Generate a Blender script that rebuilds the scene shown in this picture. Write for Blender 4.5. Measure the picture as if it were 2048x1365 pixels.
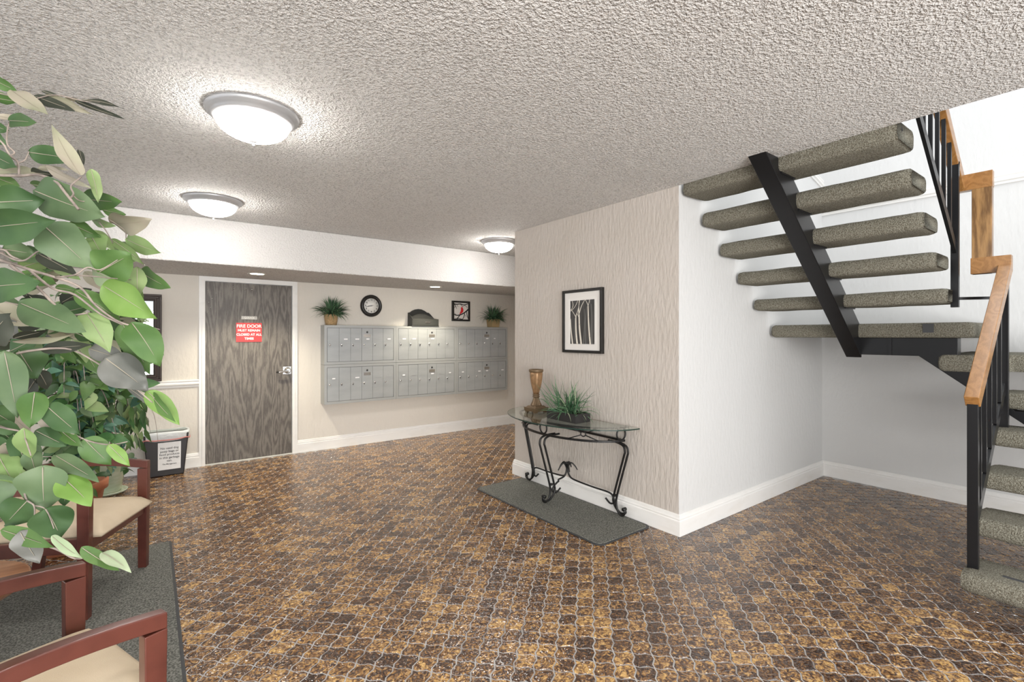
import bpy, math, random
from mathutils import Vector, Matrix, Quaternion
R = math.radians
random.seed(7)
scene = bpy.context.scene
for o in list(bpy.data.objects): bpy.data.objects.remove(o)

# ------------------------------------------------------------------ camera, world, light, exposure
F = 963.0; CH = 1.43
YAW = math.atan2(963.0, 1277.0)                     # heading measured from the +Y axis
FW = Vector((math.sin(YAW), math.cos(YAW), 0)); RT = Vector((math.cos(YAW), -math.sin(YAW), 0)); UP = Vector((0, 0, 1))
cam_d = bpy.data.cameras.new('camera'); cam = bpy.data.objects.new('camera', cam_d); scene.collection.objects.link(cam)
cam.location = (0, 0, CH); cam.rotation_euler = (R(90), 0, -YAW)
cam_d.sensor_width = 36; cam_d.lens = F / 2048 * 36; cam_d.shift_y = -10.5 / 2048; cam_d.clip_start = .05
scene.camera = cam
def P(u, v, d):                                      # measured picture position + depth -> point in the room
    return Vector((0, 0, CH)) + (FW + RT * ((u - 1024) / F) + UP * ((672 - v) / F)) * d

w = bpy.data.worlds.new('world'); scene.world = w; w.use_nodes = True
w.node_tree.nodes['Background'].inputs[0].default_value = (.93, .965, 1, 1)
w.node_tree.nodes['Background'].inputs[1].default_value = .80
scene.view_settings.view_transform = 'Standard'; scene.view_settings.look = 'None'
scene.view_settings.exposure = 0.62; scene.view_settings.gamma = 1; scene.view_settings.use_curve_mapping = False

def area(name, loc, aim, size, power, color, size_y=None):
    l = bpy.data.lights.new(name, 'AREA'); l.energy = power; l.color = color; l.size = size
    if size_y: l.shape = 'RECTANGLE'; l.size_y = size_y
    o = bpy.data.objects.new(name, l); scene.collection.objects.link(o); o.location = loc
    o.rotation_euler = (Vector(aim) - Vector(loc)).to_track_quat('-Z', 'Y').to_euler(); return o
area('entrance_daylight', (-.8, -3.4, 1.1), (1.2, 3.0, 2.1), 4.0, 235, (1, .975, .94), 2.0)
area('stair_side_fill', (1.6, -2.6, 1.2), (5.4, .9, .9), 1.8, 34, (.97, .985, 1), 1.6)  # unseen fill light added to brighten the wall under the stairs
area('stairwell_skylight', (4.3, .5, 5.05), (4.3, .5, 0), 1.9, 44, (.95, .98, 1), 2.6)

# ------------------------------------------------------------------ materials
def nt(name):
    m = bpy.data.materials.new(name); m.use_nodes = True
    return m, m.node_tree.nodes, m.node_tree.links, m.node_tree.nodes['Principled BSDF']
def mat(name, col, rough=.5, metal=0, bump=None, var=None, spec=None, emit=None, trans=None, coat=0):
    """bump=(scale,strength,distance)  var=(scale,col2,contrast,detail,stretch)"""
    m, N, L, b = nt(name)
    b.inputs['Base Color'].default_value = (*col, 1); b.inputs['Roughness'].default_value = rough
    b.inputs['Metallic'].default_value = metal
    if spec is not None: b.inputs['Specular IOR Level'].default_value = spec
    if coat: b.inputs['Coat Weight'].default_value = coat; b.inputs['Coat Roughness'].default_value = .15
    if emit: b.inputs['Emission Color'].default_value = (*emit[0], 1); b.inputs['Emission Strength'].default_value = emit[1]
    if trans: b.inputs['Transmission Weight'].default_value = trans
    tc = N.new('ShaderNodeTexCoord')
    if var:
        sc, c2, lo, hi, st = var
        mp = N.new('ShaderNodeMapping'); mp.inputs['Scale'].default_value = st
        L.new(tc.outputs['Object'], mp.inputs[0])
        n = N.new('ShaderNodeTexNoise'); n.inputs['Scale'].default_value = sc; n.inputs['Detail'].default_value = 5
        L.new(mp.outputs[0], n.inputs[0])
        r = N.new('ShaderNodeValToRGB'); r.color_ramp.elements[0].position = lo; r.color_ramp.elements[1].position = hi
        r.color_ramp.elements[0].color = (*col, 1); r.color_ramp.elements[1].color = (*c2, 1)
        L.new(n.outputs[0], r.inputs[0]); L.new(r.outputs[0], b.inputs['Base Color'])
    if bump:
        n2 = N.new('ShaderNodeTexNoise'); n2.inputs['Scale'].default_value = bump[0]; n2.inputs['Detail'].default_value = 3
        if len(bump) > 3:
            mb = N.new('ShaderNodeMapping'); mb.inputs['Scale'].default_value = bump[3]; L.new(tc.outputs['Object'], mb.inputs[0]); L.new(mb.outputs[0], n2.inputs[0])
        else: L.new(tc.outputs['Object'], n2.inputs[0])
        bp = N.new('ShaderNodeBump'); bp.inputs['Strength'].default_value = bump[1]; bp.inputs['Distance'].default_value = bump[2]
        L.new(n2.outputs[0], bp.inputs['Height']); L.new(bp.outputs[0], b.inputs['Normal'])
    return m
M = {}
M['wall_beige'] = mat('wall_beige', (.53, .485, .445), .72, bump=(42, .6, .012, (1, 1, .3)), var=(3, (.505, .46, .415), .3, .7, (1, 1, 1)))
M['wall_white'] = mat('wall_white', (.64, .64, .635), .7, bump=(34, .35, .010, (1, 1, .4)))
M['soffit_white'] = mat('soffit_white', (.58, .565, .55), .8, bump=(60, .9, .014))
M['wall_back'] = mat('wall_back', (.68, .64, .58), .75, bump=(30, .5, .012, (1, 1, .5)))
M['trim'] = mat('white_trim_paint', (.82, .81, .79), .35, bump=(5, .1, .004), var=(4, (.74, .72, .68), .5, .85, (1, 1, 3)))
M['grout'] = mat('grout', (.50, .49, .48), .75, bump=(150, .4, .002), var=(5, (.26, .235, .22), .45, .7, (1, 1, 1)))
M['carpet'] = mat('stair_carpet', (.135, .12, .09), .95, bump=(190, 1, .012), var=(150, (.31, .30, .245), .36, .64, (1, 1, 1)), spec=.1)
M['mat_grey'] = mat('door_mat', (.085, .087, .077), .95, bump=(150, 1, .006), var=(120, (.25, .25, .225), .38, .62, (1, 1, 1)), spec=.1)
M['mat_edge'] = mat('rubber_edge', (.05, .052, .055), .6)
M['steel_black'] = mat('black_painted_steel', (.008, .008, .009), .30, bump=(12, .12, .003), spec=.35)
M['iron'] = mat('black_wrought_iron', (.010, .0095, .0095), .40, bump=(70, .2, .001), spec=.35)
M['mail_metal'] = mat('grey_painted_metal', (.39, .405, .41), .36, metal=.3, var=(3, (.35, .365, .37), .4, .65, (1, 1, 4)))
M['mail_side'] = mat('grey_metal_housing', (.37, .38, .375), .42, metal=.3)
M['mail_gap'] = mat('mailbox_shadow_gap', (.10, .10, .10), .6)
M['chrome'] = mat('brushed_chrome', (.75, .75, .74), .22, metal=1)
M['keyhole'] = mat('keyhole_black', (.02, .02, .02), .4)
M['paper'] = mat('paper_white', (.82, .82, .82), .7)
M['black'] = mat('black_satin', (.010, .009, .008), .4)
M['ink'] = mat('ink_black', (.02, .02, .02), .6)
M['clock_face'] = mat('clock_face', (.78, .77, .73), .5)
M['dark_frame'] = mat('dark_brown_moulding', (.038, .022, .016), .5)
M['mirror'] = mat('mirror_glass', (.85, .87, .87), .02, metal=1)
M['planter_black'] = mat('black_wood_planter', (.022, .020, .020), .5, bump=(40, .2, .002))
M['basket'] = mat('woven_basket', (.30, .19, .09), .8, bump=(110, 1, .006), var=(60, (.50, .35, .18), .35, .65, (1, 1, 3)))
M['box_tan'] = mat('tan_square_pot', (.36, .26, .13), .7, bump=(60, .4, .003))
M['lamp_gold'] = mat('antique_gold', (.36, .215, .11), .38, metal=.45, bump=(50, .25, .002), var=(22, (.20, .12, .06), .45, .75, (1, 1, 1)))
M['lamp_dark'] = mat('antique_bronze', (.17, .115, .065), .45, metal=.4, bump=(60, .4, .003))
M['organizer'] = mat('charcoal_organizer', (.026, .027, .025), .5)
M['red_sign'] = mat('red_sign', (.72, .03, .03), .35)
M['sign_white'] = mat('sign_lettering', (.88, .86, .82), .5)
M['plate_metal'] = mat('etched_plate', (.30, .28, .25), .35, metal=.6)
M['can_black'] = mat('black_plastic_bin', (.018, .016, .018), .3)
M['liner'] = mat('white_bag_liner', (.62, .65, .66), .35, bump=(25, .6, .010))
M['liner_in'] = mat('grey_bag_inside', (.36, .40, .38), .4, bump=(25, .6, .010))
M['drawstring'] = mat('red_drawstring', (.55, .20, .18), .45)
M['seat'] = mat('cream_upholstery', (.62, .52, .385), .85, bump=(320, .35, .002), var=(7, (.56, .455, .32), .4, .75, (1, 1, 1)), spec=.2)
M['terracotta'] = mat('terracotta', (.46, .155, .07), .8, var=(7, (.55, .26, .15), .4, .7, (1, 1, 1)))
M['green_pot'] = mat('pale_green_glaze', (.36, .43, .30), .22, coat=.4, var=(6, (.52, .55, .44), .4, .7, (1, 1, 3)))
M['soil'] = mat('soil', (.03, .022, .015), .95, bump=(60, .8, .01))
M['bark'] = mat('ficus_bark', (.30, .20, .15), .85, bump=(60, .8, .006), var=(25, (.55, .42, .34), .45, .65, (1, 1, .4)))
M['twig'] = mat('grey_brown_twig', (.20, .165, .145), .7, bump=(120, .5, .002), var=(30, (.36, .30, .26), .4, .65, (1, 1, 1)))
M['bird_red'] = mat('bird_red', (.60, .02, .025), .4)
M['bird_ground'] = mat('bird_ground', (.72, .68, .64), .3)
M['mat_board'] = mat('picture_mat_board', (.74, .72, .69), .6)
M['print_dark'] = mat('print_dark_wood', (.035, .033, .032), .4, var=(14, (.075, .072, .07), .4, .7, (6, 6, .4)))
M['birch'] = mat('birch_print', (.70, .66, .58), .5, var=(60, (.16, .14, .12), .62, .72, (1, 1, 1)))
M['birch_faint'] = mat('birch_faint_print', (.13, .13, .125), .5)
M['can_trim'] = mat('downlight_trim', (.70, .69, .64), .4)
M['lamp_rim'] = mat('satin_nickel_rim', (.50, .505, .52), .35, metal=.5)
M['glow'] = mat('lamp_glass_lit', (.9, .88, .85), .4, emit=((1, .965, .92), 36))
M['can_glow'] = mat('downlight_bulb', (.9, .9, .8), .4, emit=((1, .95, .78), 12))

def glass():
    m, N, L, b = nt('table_glass')
    b.inputs['Base Color'].default_value = (.86, .95, .90, 1); b.inputs['Roughness'].default_value = .01
    b.inputs['Transmission Weight'].default_value = 1; b.inputs['IOR'].default_value = 1.45
    return m
M['glass'] = glass(); M['glass_edge'] = mat('glass_edge_green', (.022, .045, .036), .15)

def wood(name, dark, light, scale, rough, stretch=(1, 1, .08), coat=0, dist=5):
    m, N, L, b = nt(name)
    tc = N.new('ShaderNodeTexCoord'); mp = N.new('ShaderNodeMapping'); mp.inputs['Scale'].default_value = stretch
    L.new(tc.outputs['Object'], mp.inputs[0])
    n = N.new('ShaderNodeTexNoise'); n.inputs['Scale'].default_value = scale * .25; n.inputs['Detail'].default_value = 2
    L.new(mp.outputs[0], n.inputs[0])
    ma = N.new('ShaderNodeMath'); ma.operation = 'MULTIPLY'; ma.inputs[1].default_value = dist * 3
    L.new(n.outputs[0], ma.inputs[0])
    sn = N.new('ShaderNodeMath'); sn.operation = 'SINE'; mm = N.new('ShaderNodeMath'); mm.operation = 'MULTIPLY'; mm.inputs[1].default_value = 4.0
    L.new(ma.outputs[0], mm.inputs[0]); L.new(mm.outputs[0], sn.inputs[0])
    n2 = N.new('ShaderNodeTexNoise'); n2.inputs['Scale'].default_value = scale * 6; n2.inputs['Detail'].default_value = 4
    L.new(mp.outputs[0], n2.inputs[0])
    a = N.new('ShaderNodeMath'); a.operation = 'MULTIPLY_ADD'; a.inputs[1].default_value = .22; L.new(sn.outputs[0], a.inputs[0]); L.new(n2.outputs[0], a.inputs[2])
    r = N.new('ShaderNodeValToRGB'); r.color_ramp.elements[0].position = .25; r.color_ramp.elements[1].position = .75
    r.color_ramp.elements[0].color = (*dark, 1); r.color_ramp.elements[1].color = (*light, 1)
    L.new(a.outputs[0], r.inputs[0]); L.new(r.outputs[0], b.inputs['Base Color'])
    b.inputs['Roughness'].default_value = rough
    if coat: b.inputs['Coat Weight'].default_value = coat; b.inputs['Coat Roughness'].default_value = .2
    return m
M['door_wood'] = wood('grey_brown_door_veneer', (.085, .073, .063), (.180, .160, .138), 24, .42, (1, 1, .14), 0, 6)
M['oak_v'] = wood('oak_upright_grain', (.15, .075, .025), (.36, .20, .075), 20, .35, (1, 1, .12), .3)
M['oak_x'] = wood('oak_rail_grain', (.27, .125, .035), (.36, .175, .055), 30, .33, (.08, 1, 1), .35)
M['cherry'] = wood('cherry_stained_wood', (.075, .019, .013), (.122, .034, .023), 8, .3, (.3, .3, .3), .4)
M['table_wood'] = wood('brown_table_wood', (.22, .085, .04), (.40, .19, .095), 8, .35, (.1, 1, 1), .3)

def ceiling_mat():
    m, N, L, b = nt('popcorn_ceiling')
    tc = N.new('ShaderNodeTexCoord')
    v = N.new('ShaderNodeTexNoise'); v.inputs['Scale'].default_value = 78; v.inputs['Detail'].default_value = 2.5; v.inputs['Roughness'].default_value = .6
    L.new(tc.outputs['Object'], v.inputs[0])
    r = N.new('ShaderNodeValToRGB'); r.color_ramp.elements[0].position = .30; r.color_ramp.elements[1].position = .70
    L.new(v.outputs[0], r.inputs[0])
    bp = N.new('ShaderNodeBump'); bp.inputs['Strength'].default_value = 1; bp.inputs['Distance'].default_value = .016
    L.new(r.outputs[0], bp.inputs['Height']); L.new(bp.outputs[0], b.inputs['Normal'])
    r2 = N.new('ShaderNodeValToRGB'); r2.color_ramp.elements[0].position = .33; r2.color_ramp.elements[1].position = .52
    r2.color_ramp.elements[0].color = (.63, .61, .59, 1); r2.color_ramp.elements[1].color = (.88, .86, .835, 1)  # shade in the pits is painted into the colour, besides the bump
    L.new(v.outputs[0], r2.inputs[0]); L.new(r2.outputs[0], b.inputs['Base Color']); b.inputs['Roughness'].default_value = .9; b.inputs['Specular IOR Level'].default_value = .2
    return m
M['ceiling'] = ceiling_mat()

def tile_mat():
    m, N, L, b = nt('glazed_amber_tile')
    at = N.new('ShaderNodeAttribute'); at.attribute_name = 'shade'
    geo = N.new('ShaderNodeNewGeometry')
    add = N.new('ShaderNodeVectorMath'); add.operation = 'MULTIPLY_ADD'
    add.inputs[1].default_value = (1, 1, 1)
    L.new(geo.outputs['Position'], add.inputs[0])
    cmb = N.new('ShaderNodeCombineXYZ'); ms = N.new('ShaderNodeMath'); ms.operation = 'MULTIPLY'; ms.inputs[1].default_value = .0
    L.new(at.outputs['Fac'], ms.inputs[0]); L.new(ms.outputs[0], cmb.inputs[2]); L.new(cmb.outputs[0], add.inputs[2])
    n = N.new('ShaderNodeTexNoise'); n.inputs['Scale'].default_value = 46; n.inputs['Detail'].default_value = 4; n.inputs['Distortion'].default_value = 1.4
    L.new(add.outputs[0], n.inputs[0])
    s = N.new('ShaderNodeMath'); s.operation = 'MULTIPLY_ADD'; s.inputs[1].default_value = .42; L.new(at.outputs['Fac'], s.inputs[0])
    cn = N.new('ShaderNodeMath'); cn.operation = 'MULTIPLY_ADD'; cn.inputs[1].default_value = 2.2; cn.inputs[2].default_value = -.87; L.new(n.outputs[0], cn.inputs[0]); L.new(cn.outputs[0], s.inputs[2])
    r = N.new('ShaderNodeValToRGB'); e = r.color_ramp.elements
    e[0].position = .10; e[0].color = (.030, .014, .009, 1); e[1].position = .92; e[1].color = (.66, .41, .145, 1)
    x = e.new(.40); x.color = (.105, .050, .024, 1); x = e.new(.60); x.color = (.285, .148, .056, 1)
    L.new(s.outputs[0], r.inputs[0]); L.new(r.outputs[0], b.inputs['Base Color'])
    n2 = N.new('ShaderNodeTexNoise'); n2.inputs['Scale'].default_value = 34; n2.inputs['Detail'].default_value = 1; n2.inputs['Distortion'].default_value = 2.2
    L.new(add.outputs[0], n2.inputs[0])
    bp = N.new('ShaderNodeBump'); bp.inputs['Strength'].default_value = .7; bp.inputs['Distance'].default_value = .007
    L.new(n2.outputs[0], bp.inputs['Height']); L.new(bp.outputs[0], b.inputs['Normal'])
    b.inputs['Roughness'].default_value = .11; b.inputs['Specular IOR Level'].default_value = 1.0
    return m
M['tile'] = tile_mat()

def leafm(name, c, c2, rough=.45):
    m = mat(name, c, rough, var=(9, c2, .35, .7, (1, 1, 1)), spec=.35)
    return m
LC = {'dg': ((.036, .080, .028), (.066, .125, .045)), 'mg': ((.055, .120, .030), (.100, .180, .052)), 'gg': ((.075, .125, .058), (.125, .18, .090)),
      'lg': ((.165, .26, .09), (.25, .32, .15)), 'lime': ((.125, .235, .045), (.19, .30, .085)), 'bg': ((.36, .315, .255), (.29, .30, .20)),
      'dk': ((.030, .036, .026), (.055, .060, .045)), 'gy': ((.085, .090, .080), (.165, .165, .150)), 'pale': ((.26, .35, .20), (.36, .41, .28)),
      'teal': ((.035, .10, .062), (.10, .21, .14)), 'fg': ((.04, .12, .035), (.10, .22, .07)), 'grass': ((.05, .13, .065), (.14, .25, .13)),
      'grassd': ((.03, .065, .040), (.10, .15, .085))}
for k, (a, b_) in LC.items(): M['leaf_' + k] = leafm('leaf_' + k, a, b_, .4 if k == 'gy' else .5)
M['rib'] = mat('leaf_rib', (.30, .27, .21), .6)

# ------------------------------------------------------------------ mesh helpers
def root_off(o):
    v = Vector((0, 0, 0))
    while o is not None: v += o.location; o = o.parent
    return v
class MB:
    def __init__(s): s.v = []; s.f = []; s.mi = []; s.m = 0; s.sm = []
    def add(s, vs, fs, smooth=False):
        k = len(s.v); s.v += [tuple(x) for x in vs]; s.f += [tuple(k + i for i in f) for f in fs]
        s.mi += [s.m] * len(fs); s.sm += [smooth] * len(fs); return s
    def box(s, x0, x1, y0, y1, z0, z1):
        return s.hexa([(x0, y0, z0), (x1, y0, z0), (x1, y1, z0), (x0, y1, z0), (x0, y0, z1), (x1, y0, z1), (x1, y1, z1), (x0, y1, z1)])
    def hexa(s, p):
        return s.add(p, [(3, 2, 1, 0), (4, 5, 6, 7), (0, 1, 5, 4), (1, 2, 6, 5), (2, 3, 7, 6), (3, 0, 4, 7)])
    def beam(s, a, b, wv, hv):                      # box from a to b, half vectors wv, hv
        a, b, wv, hv = map(Vector, (a, b, wv, hv))
        return s.hexa([a - wv - hv, b - wv - hv, b + wv - hv, a + wv - hv, a - wv + hv, b - wv + hv, b + wv + hv, a + wv + hv])
    def prism(s, pts, vec, smooth=False):
        n = len(pts); vec = Vector(vec); p = [Vector(q) for q in pts]
        return s.add(p + [q + vec for q in p], [tuple(range(n - 1, -1, -1)), tuple(range(n, 2 * n))] + [(i, (i + 1) % n, n + (i + 1) % n, n + i) for i in range(n)], smooth)
    def tube(s, pts, r, n=8, closed=False, r2=None):
        p = [Vector(q) for q in pts]; m = len(p); vs = []
        prev = None
        for i in range(m):
            t = (p[(i + 1) % m] - p[i - 1]) if closed else (p[min(i + 1, m - 1)] - p[max(i - 1, 0)])
            t.normalize()
            if prev is None:
                a = Vector((0, 0, 1)) if abs(t.z) < .9 else Vector((1, 0, 0)); x = t.cross(a).normalized()
            else: x = (prev - t * prev.dot(t)).normalized()
            prev = x; y = t.cross(x)
            rr = r if r2 is None else r + (r2 - r) * i / (m - 1)
            vs += [p[i] + (x * math.cos(2 * math.pi * k / n) + y * math.sin(2 * math.pi * k / n)) * rr for k in range(n)]
        fs = []
        for i in range(m if closed else m - 1):
            j = (i + 1) % m
            for k in range(n): fs.append((i * n + k, i * n + (k + 1) % n, j * n + (k + 1) % n, j * n + k))
        if not closed: fs += [tuple(range(n - 1, -1, -1)), tuple((m - 1) * n + k for k in range(n))]
        return s.add(vs, fs, True)
    def lathe(s, c, prof, n=32, ax=None, smooth=True, sq=None):      # prof: (r, h); ax=(xdir,ydir,hdir)
        X, Y, H = ax or (Vector((1, 0, 0)), Vector((0, 1, 0)), Vector((0, 0, 1))); c = Vector(c); vs = []
        for r, h in prof:
            for k in range(n):
                a = 2 * math.pi * k / n; vs.append(c + (X * math.cos(a) + Y * math.sin(a)) * r + H * h)
        fs = []
        for i in range(len(prof) - 1):
            for k in range(n): fs.append((i * n + k, i * n + (k + 1) % n, (i + 1) * n + (k + 1) % n, (i + 1) * n + k))
        s.add(vs, fs, smooth)
        k = len(s.v) - len(vs)
        s.f += [tuple(k + q for q in range(n - 1, -1, -1)), tuple(k + (len(prof) - 1) * n + q for q in range(n))]
        s.mi += [s.m] * 2; s.sm += [False] * 2; return s
    def build(s, name, m, parent=None, bevel=0, seg=2, kind=None, sub=0):
        off = root_off(parent) if parent else Vector((0, 0, 0))
        me = bpy.data.meshes.new(name); me.from_pydata([tuple(Vector(q) - off) for q in s.v], [], s.f)
        for x in (m if isinstance(m, (list, tuple)) else [m]): me.materials.append(M[x])
        me.polygons.foreach_set('use_smooth', s.sm); me.polygons.foreach_set('material_index', s.mi); me.update()
        o = bpy.data.objects.new(name, me); scene.collection.objects.link(o)
        if parent: o.parent = parent
        if bevel:
            b = o.modifiers.new('bevel', 'BEVEL'); b.width = bevel; b.segments = seg; b.limit_method = 'ANGLE'; b.angle_limit = R(35)
            for q in me.polygons: q.use_smooth = True
            wn = o.modifiers.new('wn', 'WEIGHTED_NORMAL')
        if kind: o['kind'] = kind
        return o
def bez(pts, n=6, closed=False):                    # Catmull-Rom through pts
    p = [Vector(q) for q in pts]; out = []; m = len(p)
    for i in range(m if closed else m - 1):
        a, b, c, d = (p[(i - 1) % m], p[i], p[(i + 1) % m], p[(i + 2) % m]) if closed else (p[max(i - 1, 0)], p[i], p[i + 1], p[min(i + 2, m - 1)])
        for k in range(n):
            t = k / n; out.append(.5 * ((2 * b) + (c - a) * t + (2 * a - 5 * b + 4 * c - d) * t * t + (3 * b - a - 3 * c + d) * t ** 3))
    if not closed: out.append(p[-1])
    return out
def tag(o, label=None, cat=None, group=None, kind=None):
    if label: o['label'] = label
    if cat: o['category'] = cat
    if group: o['group'] = group
    if kind: o['kind'] = kind
    return o
def thing(name, label, cat, loc, group=None):
    o = bpy.data.objects.new(name, None); scene.collection.objects.link(o); o.location = loc; o.empty_display_size = .1
    return tag(o, label, cat, group)
def copy_tree(o, parent=None):
    c = o.copy(); scene.collection.objects.link(c)
    if parent: c.parent = parent
    for ch in list(o.children): copy_tree(ch, c)
    return c
def text(body, size, name, m, parent, org, xd, yd, align='CENTER', ext=.0006, bold=0):
    cu = bpy.data.curves.new(name, 'FONT'); cu.body = body; cu.size = size; cu.extrude = ext; cu.align_x = align; cu.align_y = 'CENTER'; cu.offset = bold
    t = bpy.data.objects.new(name, cu); scene.collection.objects.link(t)
    bpy.context.view_layer.update()
    me = bpy.data.meshes.new_from_object(t.evaluated_get(bpy.context.evaluated_depsgraph_get())); bpy.data.objects.remove(t)
    xd, yd = Vector(xd).normalized(), Vector(yd).normalized(); zd = xd.cross(yd)
    mt = Matrix((xd, yd, zd)).transposed().to_4x4(); mt.translation = Vector(org) - (root_off(parent) if parent else Vector((0, 0, 0)))
    me.transform(mt); me.materials.clear(); me.materials.append(M[m])
    o = bpy.data.objects.new(name, me); scene.collection.objects.link(o); o.parent = parent; return o

# ------------------------------------------------------------------ setting
CZ = 2.505; WX = 3.025; WY = 2.03; EX = 5.52; BY = 6.27; FX = 4.82; SY = 5.15; SZ = 2.085; BE = 3.96
def st(name, mb, m, **k): return tag(mb.build(name, m, **k), kind='structure')
DX0, DX1, DH = .494, 1.387, 2.035
b = MB()
for x0, x1, z0, z1 in ((-4, DX0 - .02, 0, CZ + .3), (DX1 + .02, FX + .2, 0, CZ + .3), (DX0 - .02, DX1 + .02, DH + .02, CZ + .3)): b.box(x0, x1, BY, BY + .15, z0, z1)
wall_back = st('wall_back', b, 'wall_back')
st('wall_far', MB().box(FX, FX + .15, BE - .1, BY, 0, CZ + .3), 'wall_beige')
b = MB(); b.box(WX, EX + .15, WY, BE, 0, 5.2)
b.mi = [0] * 6; b.mi[2] = 1
wall_middle = st('wall_middle', b, ['wall_beige', 'wall_white'])
st('wall_right', MB().box(EX, EX + .15, -3.2, WY, 0, 5.2), 'wall_white')
b = MB(); b.box(-4, WX, -3.2, SY, CZ, CZ + .28); b.box(WX, FX + .1, BE, SY, CZ, CZ + .28); b.box(-4, FX + .1, SY, BY, CZ, CZ + .28)
ceiling = st('ceiling', b, 'ceiling')
b = MB().box(-4, FX, SY, BY, SZ, CZ); b.mi[2] = 1
st('trim_1', b, ['ceiling', 'soffit_white'], bevel=.012)['label'] = 'lowered soffit with rough white face above the mailboxes'

st('ceiling_upper_blocker', MB().box(WX, EX + .15, -3.2, WY, 5.2, 5.3), 'wall_white')  # unseen roof added over the stairwell to block world light from above
# baseboards / rails : profile (t = out of the wall, z)
BPROF = [(0, 0), (.02, 0), (.02, .105), (.015, .112), (.017, .122), (.012, .132), (.010, .146), (.004, .152), (0, .152)]
def mould(name, a, b_, nrm, prof, m='trim', kind='structure', z=0, mi=(0, 0)):
    a, b_, n = Vector(a), Vector(b_), Vector(nrm); d = (b_ - a).normalized(); k = len(prof)
    vs = [a + n * t + UP * (zz + z) - d * (t * mi[0]) for t, zz in prof] + [b_ + n * t + UP * (zz + z) + d * (t * mi[1]) for t, zz in prof]
    o = MB().add(vs, [tuple(range(k - 1, -1, -1)), tuple(range(k, 2 * k))] + [(i, (i + 1) % k, k + (i + 1) % k, k + i) for i in range(k)]).build(name, m)
    tag(o, kind=kind); return o
mould('baseboard_back', (-4, BY, 0), (.437, BY, 0), (0, -1, 0), BPROF)
mould('baseboard_back', (1.444, BY, 0), (FX, BY, 0), (0, -1, 0), BPROF)
mould('baseboard_far', (FX, BE, 0), (FX, BY, 0), (-1, 0, 0), BPROF)
mould('baseboard_middle', (WX, WY, 0), (WX, BE, 0), (-1, 0, 0), BPROF, mi=(1, 1))
mould('baseboard_middle', (WX, BE, 0), (FX, BE, 0), (0, 1, 0), BPROF, mi=(1, -1))
mould('baseboard_stair', (WX, WY, 0), (EX, WY, 0), (0, -1, 0), BPROF, mi=(1, -1))
mould('baseboard_right', (EX, -3.2, 0), (EX, WY, 0), (-1, 0, 0), BPROF, mi=(0, -1))
RP = [(0, 0), (.010, 0), (.012, .018), (.022, .026), (.024, .038), (.014, .048), (.014, .058), (.020, .066), (.018, .076), (0, .078)]
mould('trim_2', (-4, BY, 0), (.437, BY, 0), (0, -1, 0), RP, z=.875)['label'] = 'white chair rail left of the brown door'
mould('trim_3', (EX, -3.2, 0), (EX, WY, 0), (-1, 0, 0), RP, z=2.66)['label'] = 'white rail high on the stairwell wall'
mould('trim_4', (4.5, WY, 3.20), (EX, WY, 2.935), (0, -1, 0), RP)['label'] = 'white rail sloping down behind the stair treads'

# floor + tiles
L_ = .0857; A_ = L_ * .074; ang = R(-46.0)
av = Vector((math.cos(ang), math.sin(ang), 0)) * L_; bv = Vector((math.cos(ang + math.pi / 2), math.sin(ang + math.pi / 2), 0)) * L_
org = P(1060 / 9.752 + 1080, 965 / 9.752 + 1225, 1); d0 = CH * F / (965 / 9.752 + 1225 - 672)
org = Vector((0, 0, 0)) + FW * d0 + RT * ((1060 / 9.752 + 1080 - 1024) / F * d0)
floor = st('floor', MB().box(-4, EX, -3.2, BY + .1, -.15, -.0026), 'grout')
na = (bv * -1).normalized(); nb = av.normalized()
def tile_ring(scale):
    c = (av + bv) / 2; pts = []
    def edge(p, d, n, rev):
        q = []
        for k in range(4):
            t = k / 4.0
            if rev: t = 1 - t
            q.append(p + d * t + n * (A_ * math.sin(2 * math.pi * t)))
        return q
    pts += edge(Vector((0, 0, 0)), av, na, False)
    pts += edge(av, bv, nb * -1, False)
    pts += edge(bv, av, na, True)
    pts += edge(Vector((0, 0, 0)), bv, nb * -1, True)
    return [(p - c) * scale for p in pts]
r_out, r_top = tile_ring(.972), tile_ring(.89)
NT = 16
tile_fs = [(i, (i + 1) % NT, NT + (i + 1) % NT, NT + i) for i in range(NT)] + [tuple(range(NT, 2 * NT))]
tiles = []
rt = random.Random(3)
for i in range(-90, 110):
    for j in range(-90, 110):
        c = org + av * (i + .5) + bv * (j + .5)
        if not (-3.6 < c.x < EX - .02 and -2.6 < c.y < BY - .02): continue
        if c.x > WX + .03 and WY + .03 < c.y < BE - .03: continue
        if c.x > FX and c.y > BE: continue
        if c.x < -1.9 and c.y < 4: continue
        dd = c.x * FW.x + c.y * FW.y; lat = c.x * RT.x + c.y * RT.y
        vis = dd > .5 and abs(lat / dd) < 1.07 and CH / dd * F < 700
        tiles.append((dd if vis else 99, c))
tiles.sort(key=lambda t: t[0])
def shade(): 
    q = rt.random(); return .06 * rt.random() if q < .16 else (.8 + .2 * rt.random() if q > .86 else .25 + .5 * rt.random())
variants = []
for k in range(14):
    me = bpy.data.meshes.new('tile'); zt = rt.uniform(-.0008, .0003)
    me.from_pydata([(p.x, p.y, -.0055) for p in r_out] + [(p.x, p.y, zt) for p in r_top], [], tile_fs)
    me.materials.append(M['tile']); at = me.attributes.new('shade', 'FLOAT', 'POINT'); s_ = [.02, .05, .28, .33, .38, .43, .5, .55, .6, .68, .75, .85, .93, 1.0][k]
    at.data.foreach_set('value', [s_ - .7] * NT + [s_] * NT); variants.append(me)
for dd, c in tiles[:300]:
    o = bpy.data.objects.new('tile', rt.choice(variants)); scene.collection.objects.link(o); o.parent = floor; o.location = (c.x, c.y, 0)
vs, fs, sh = [], [], []
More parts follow.
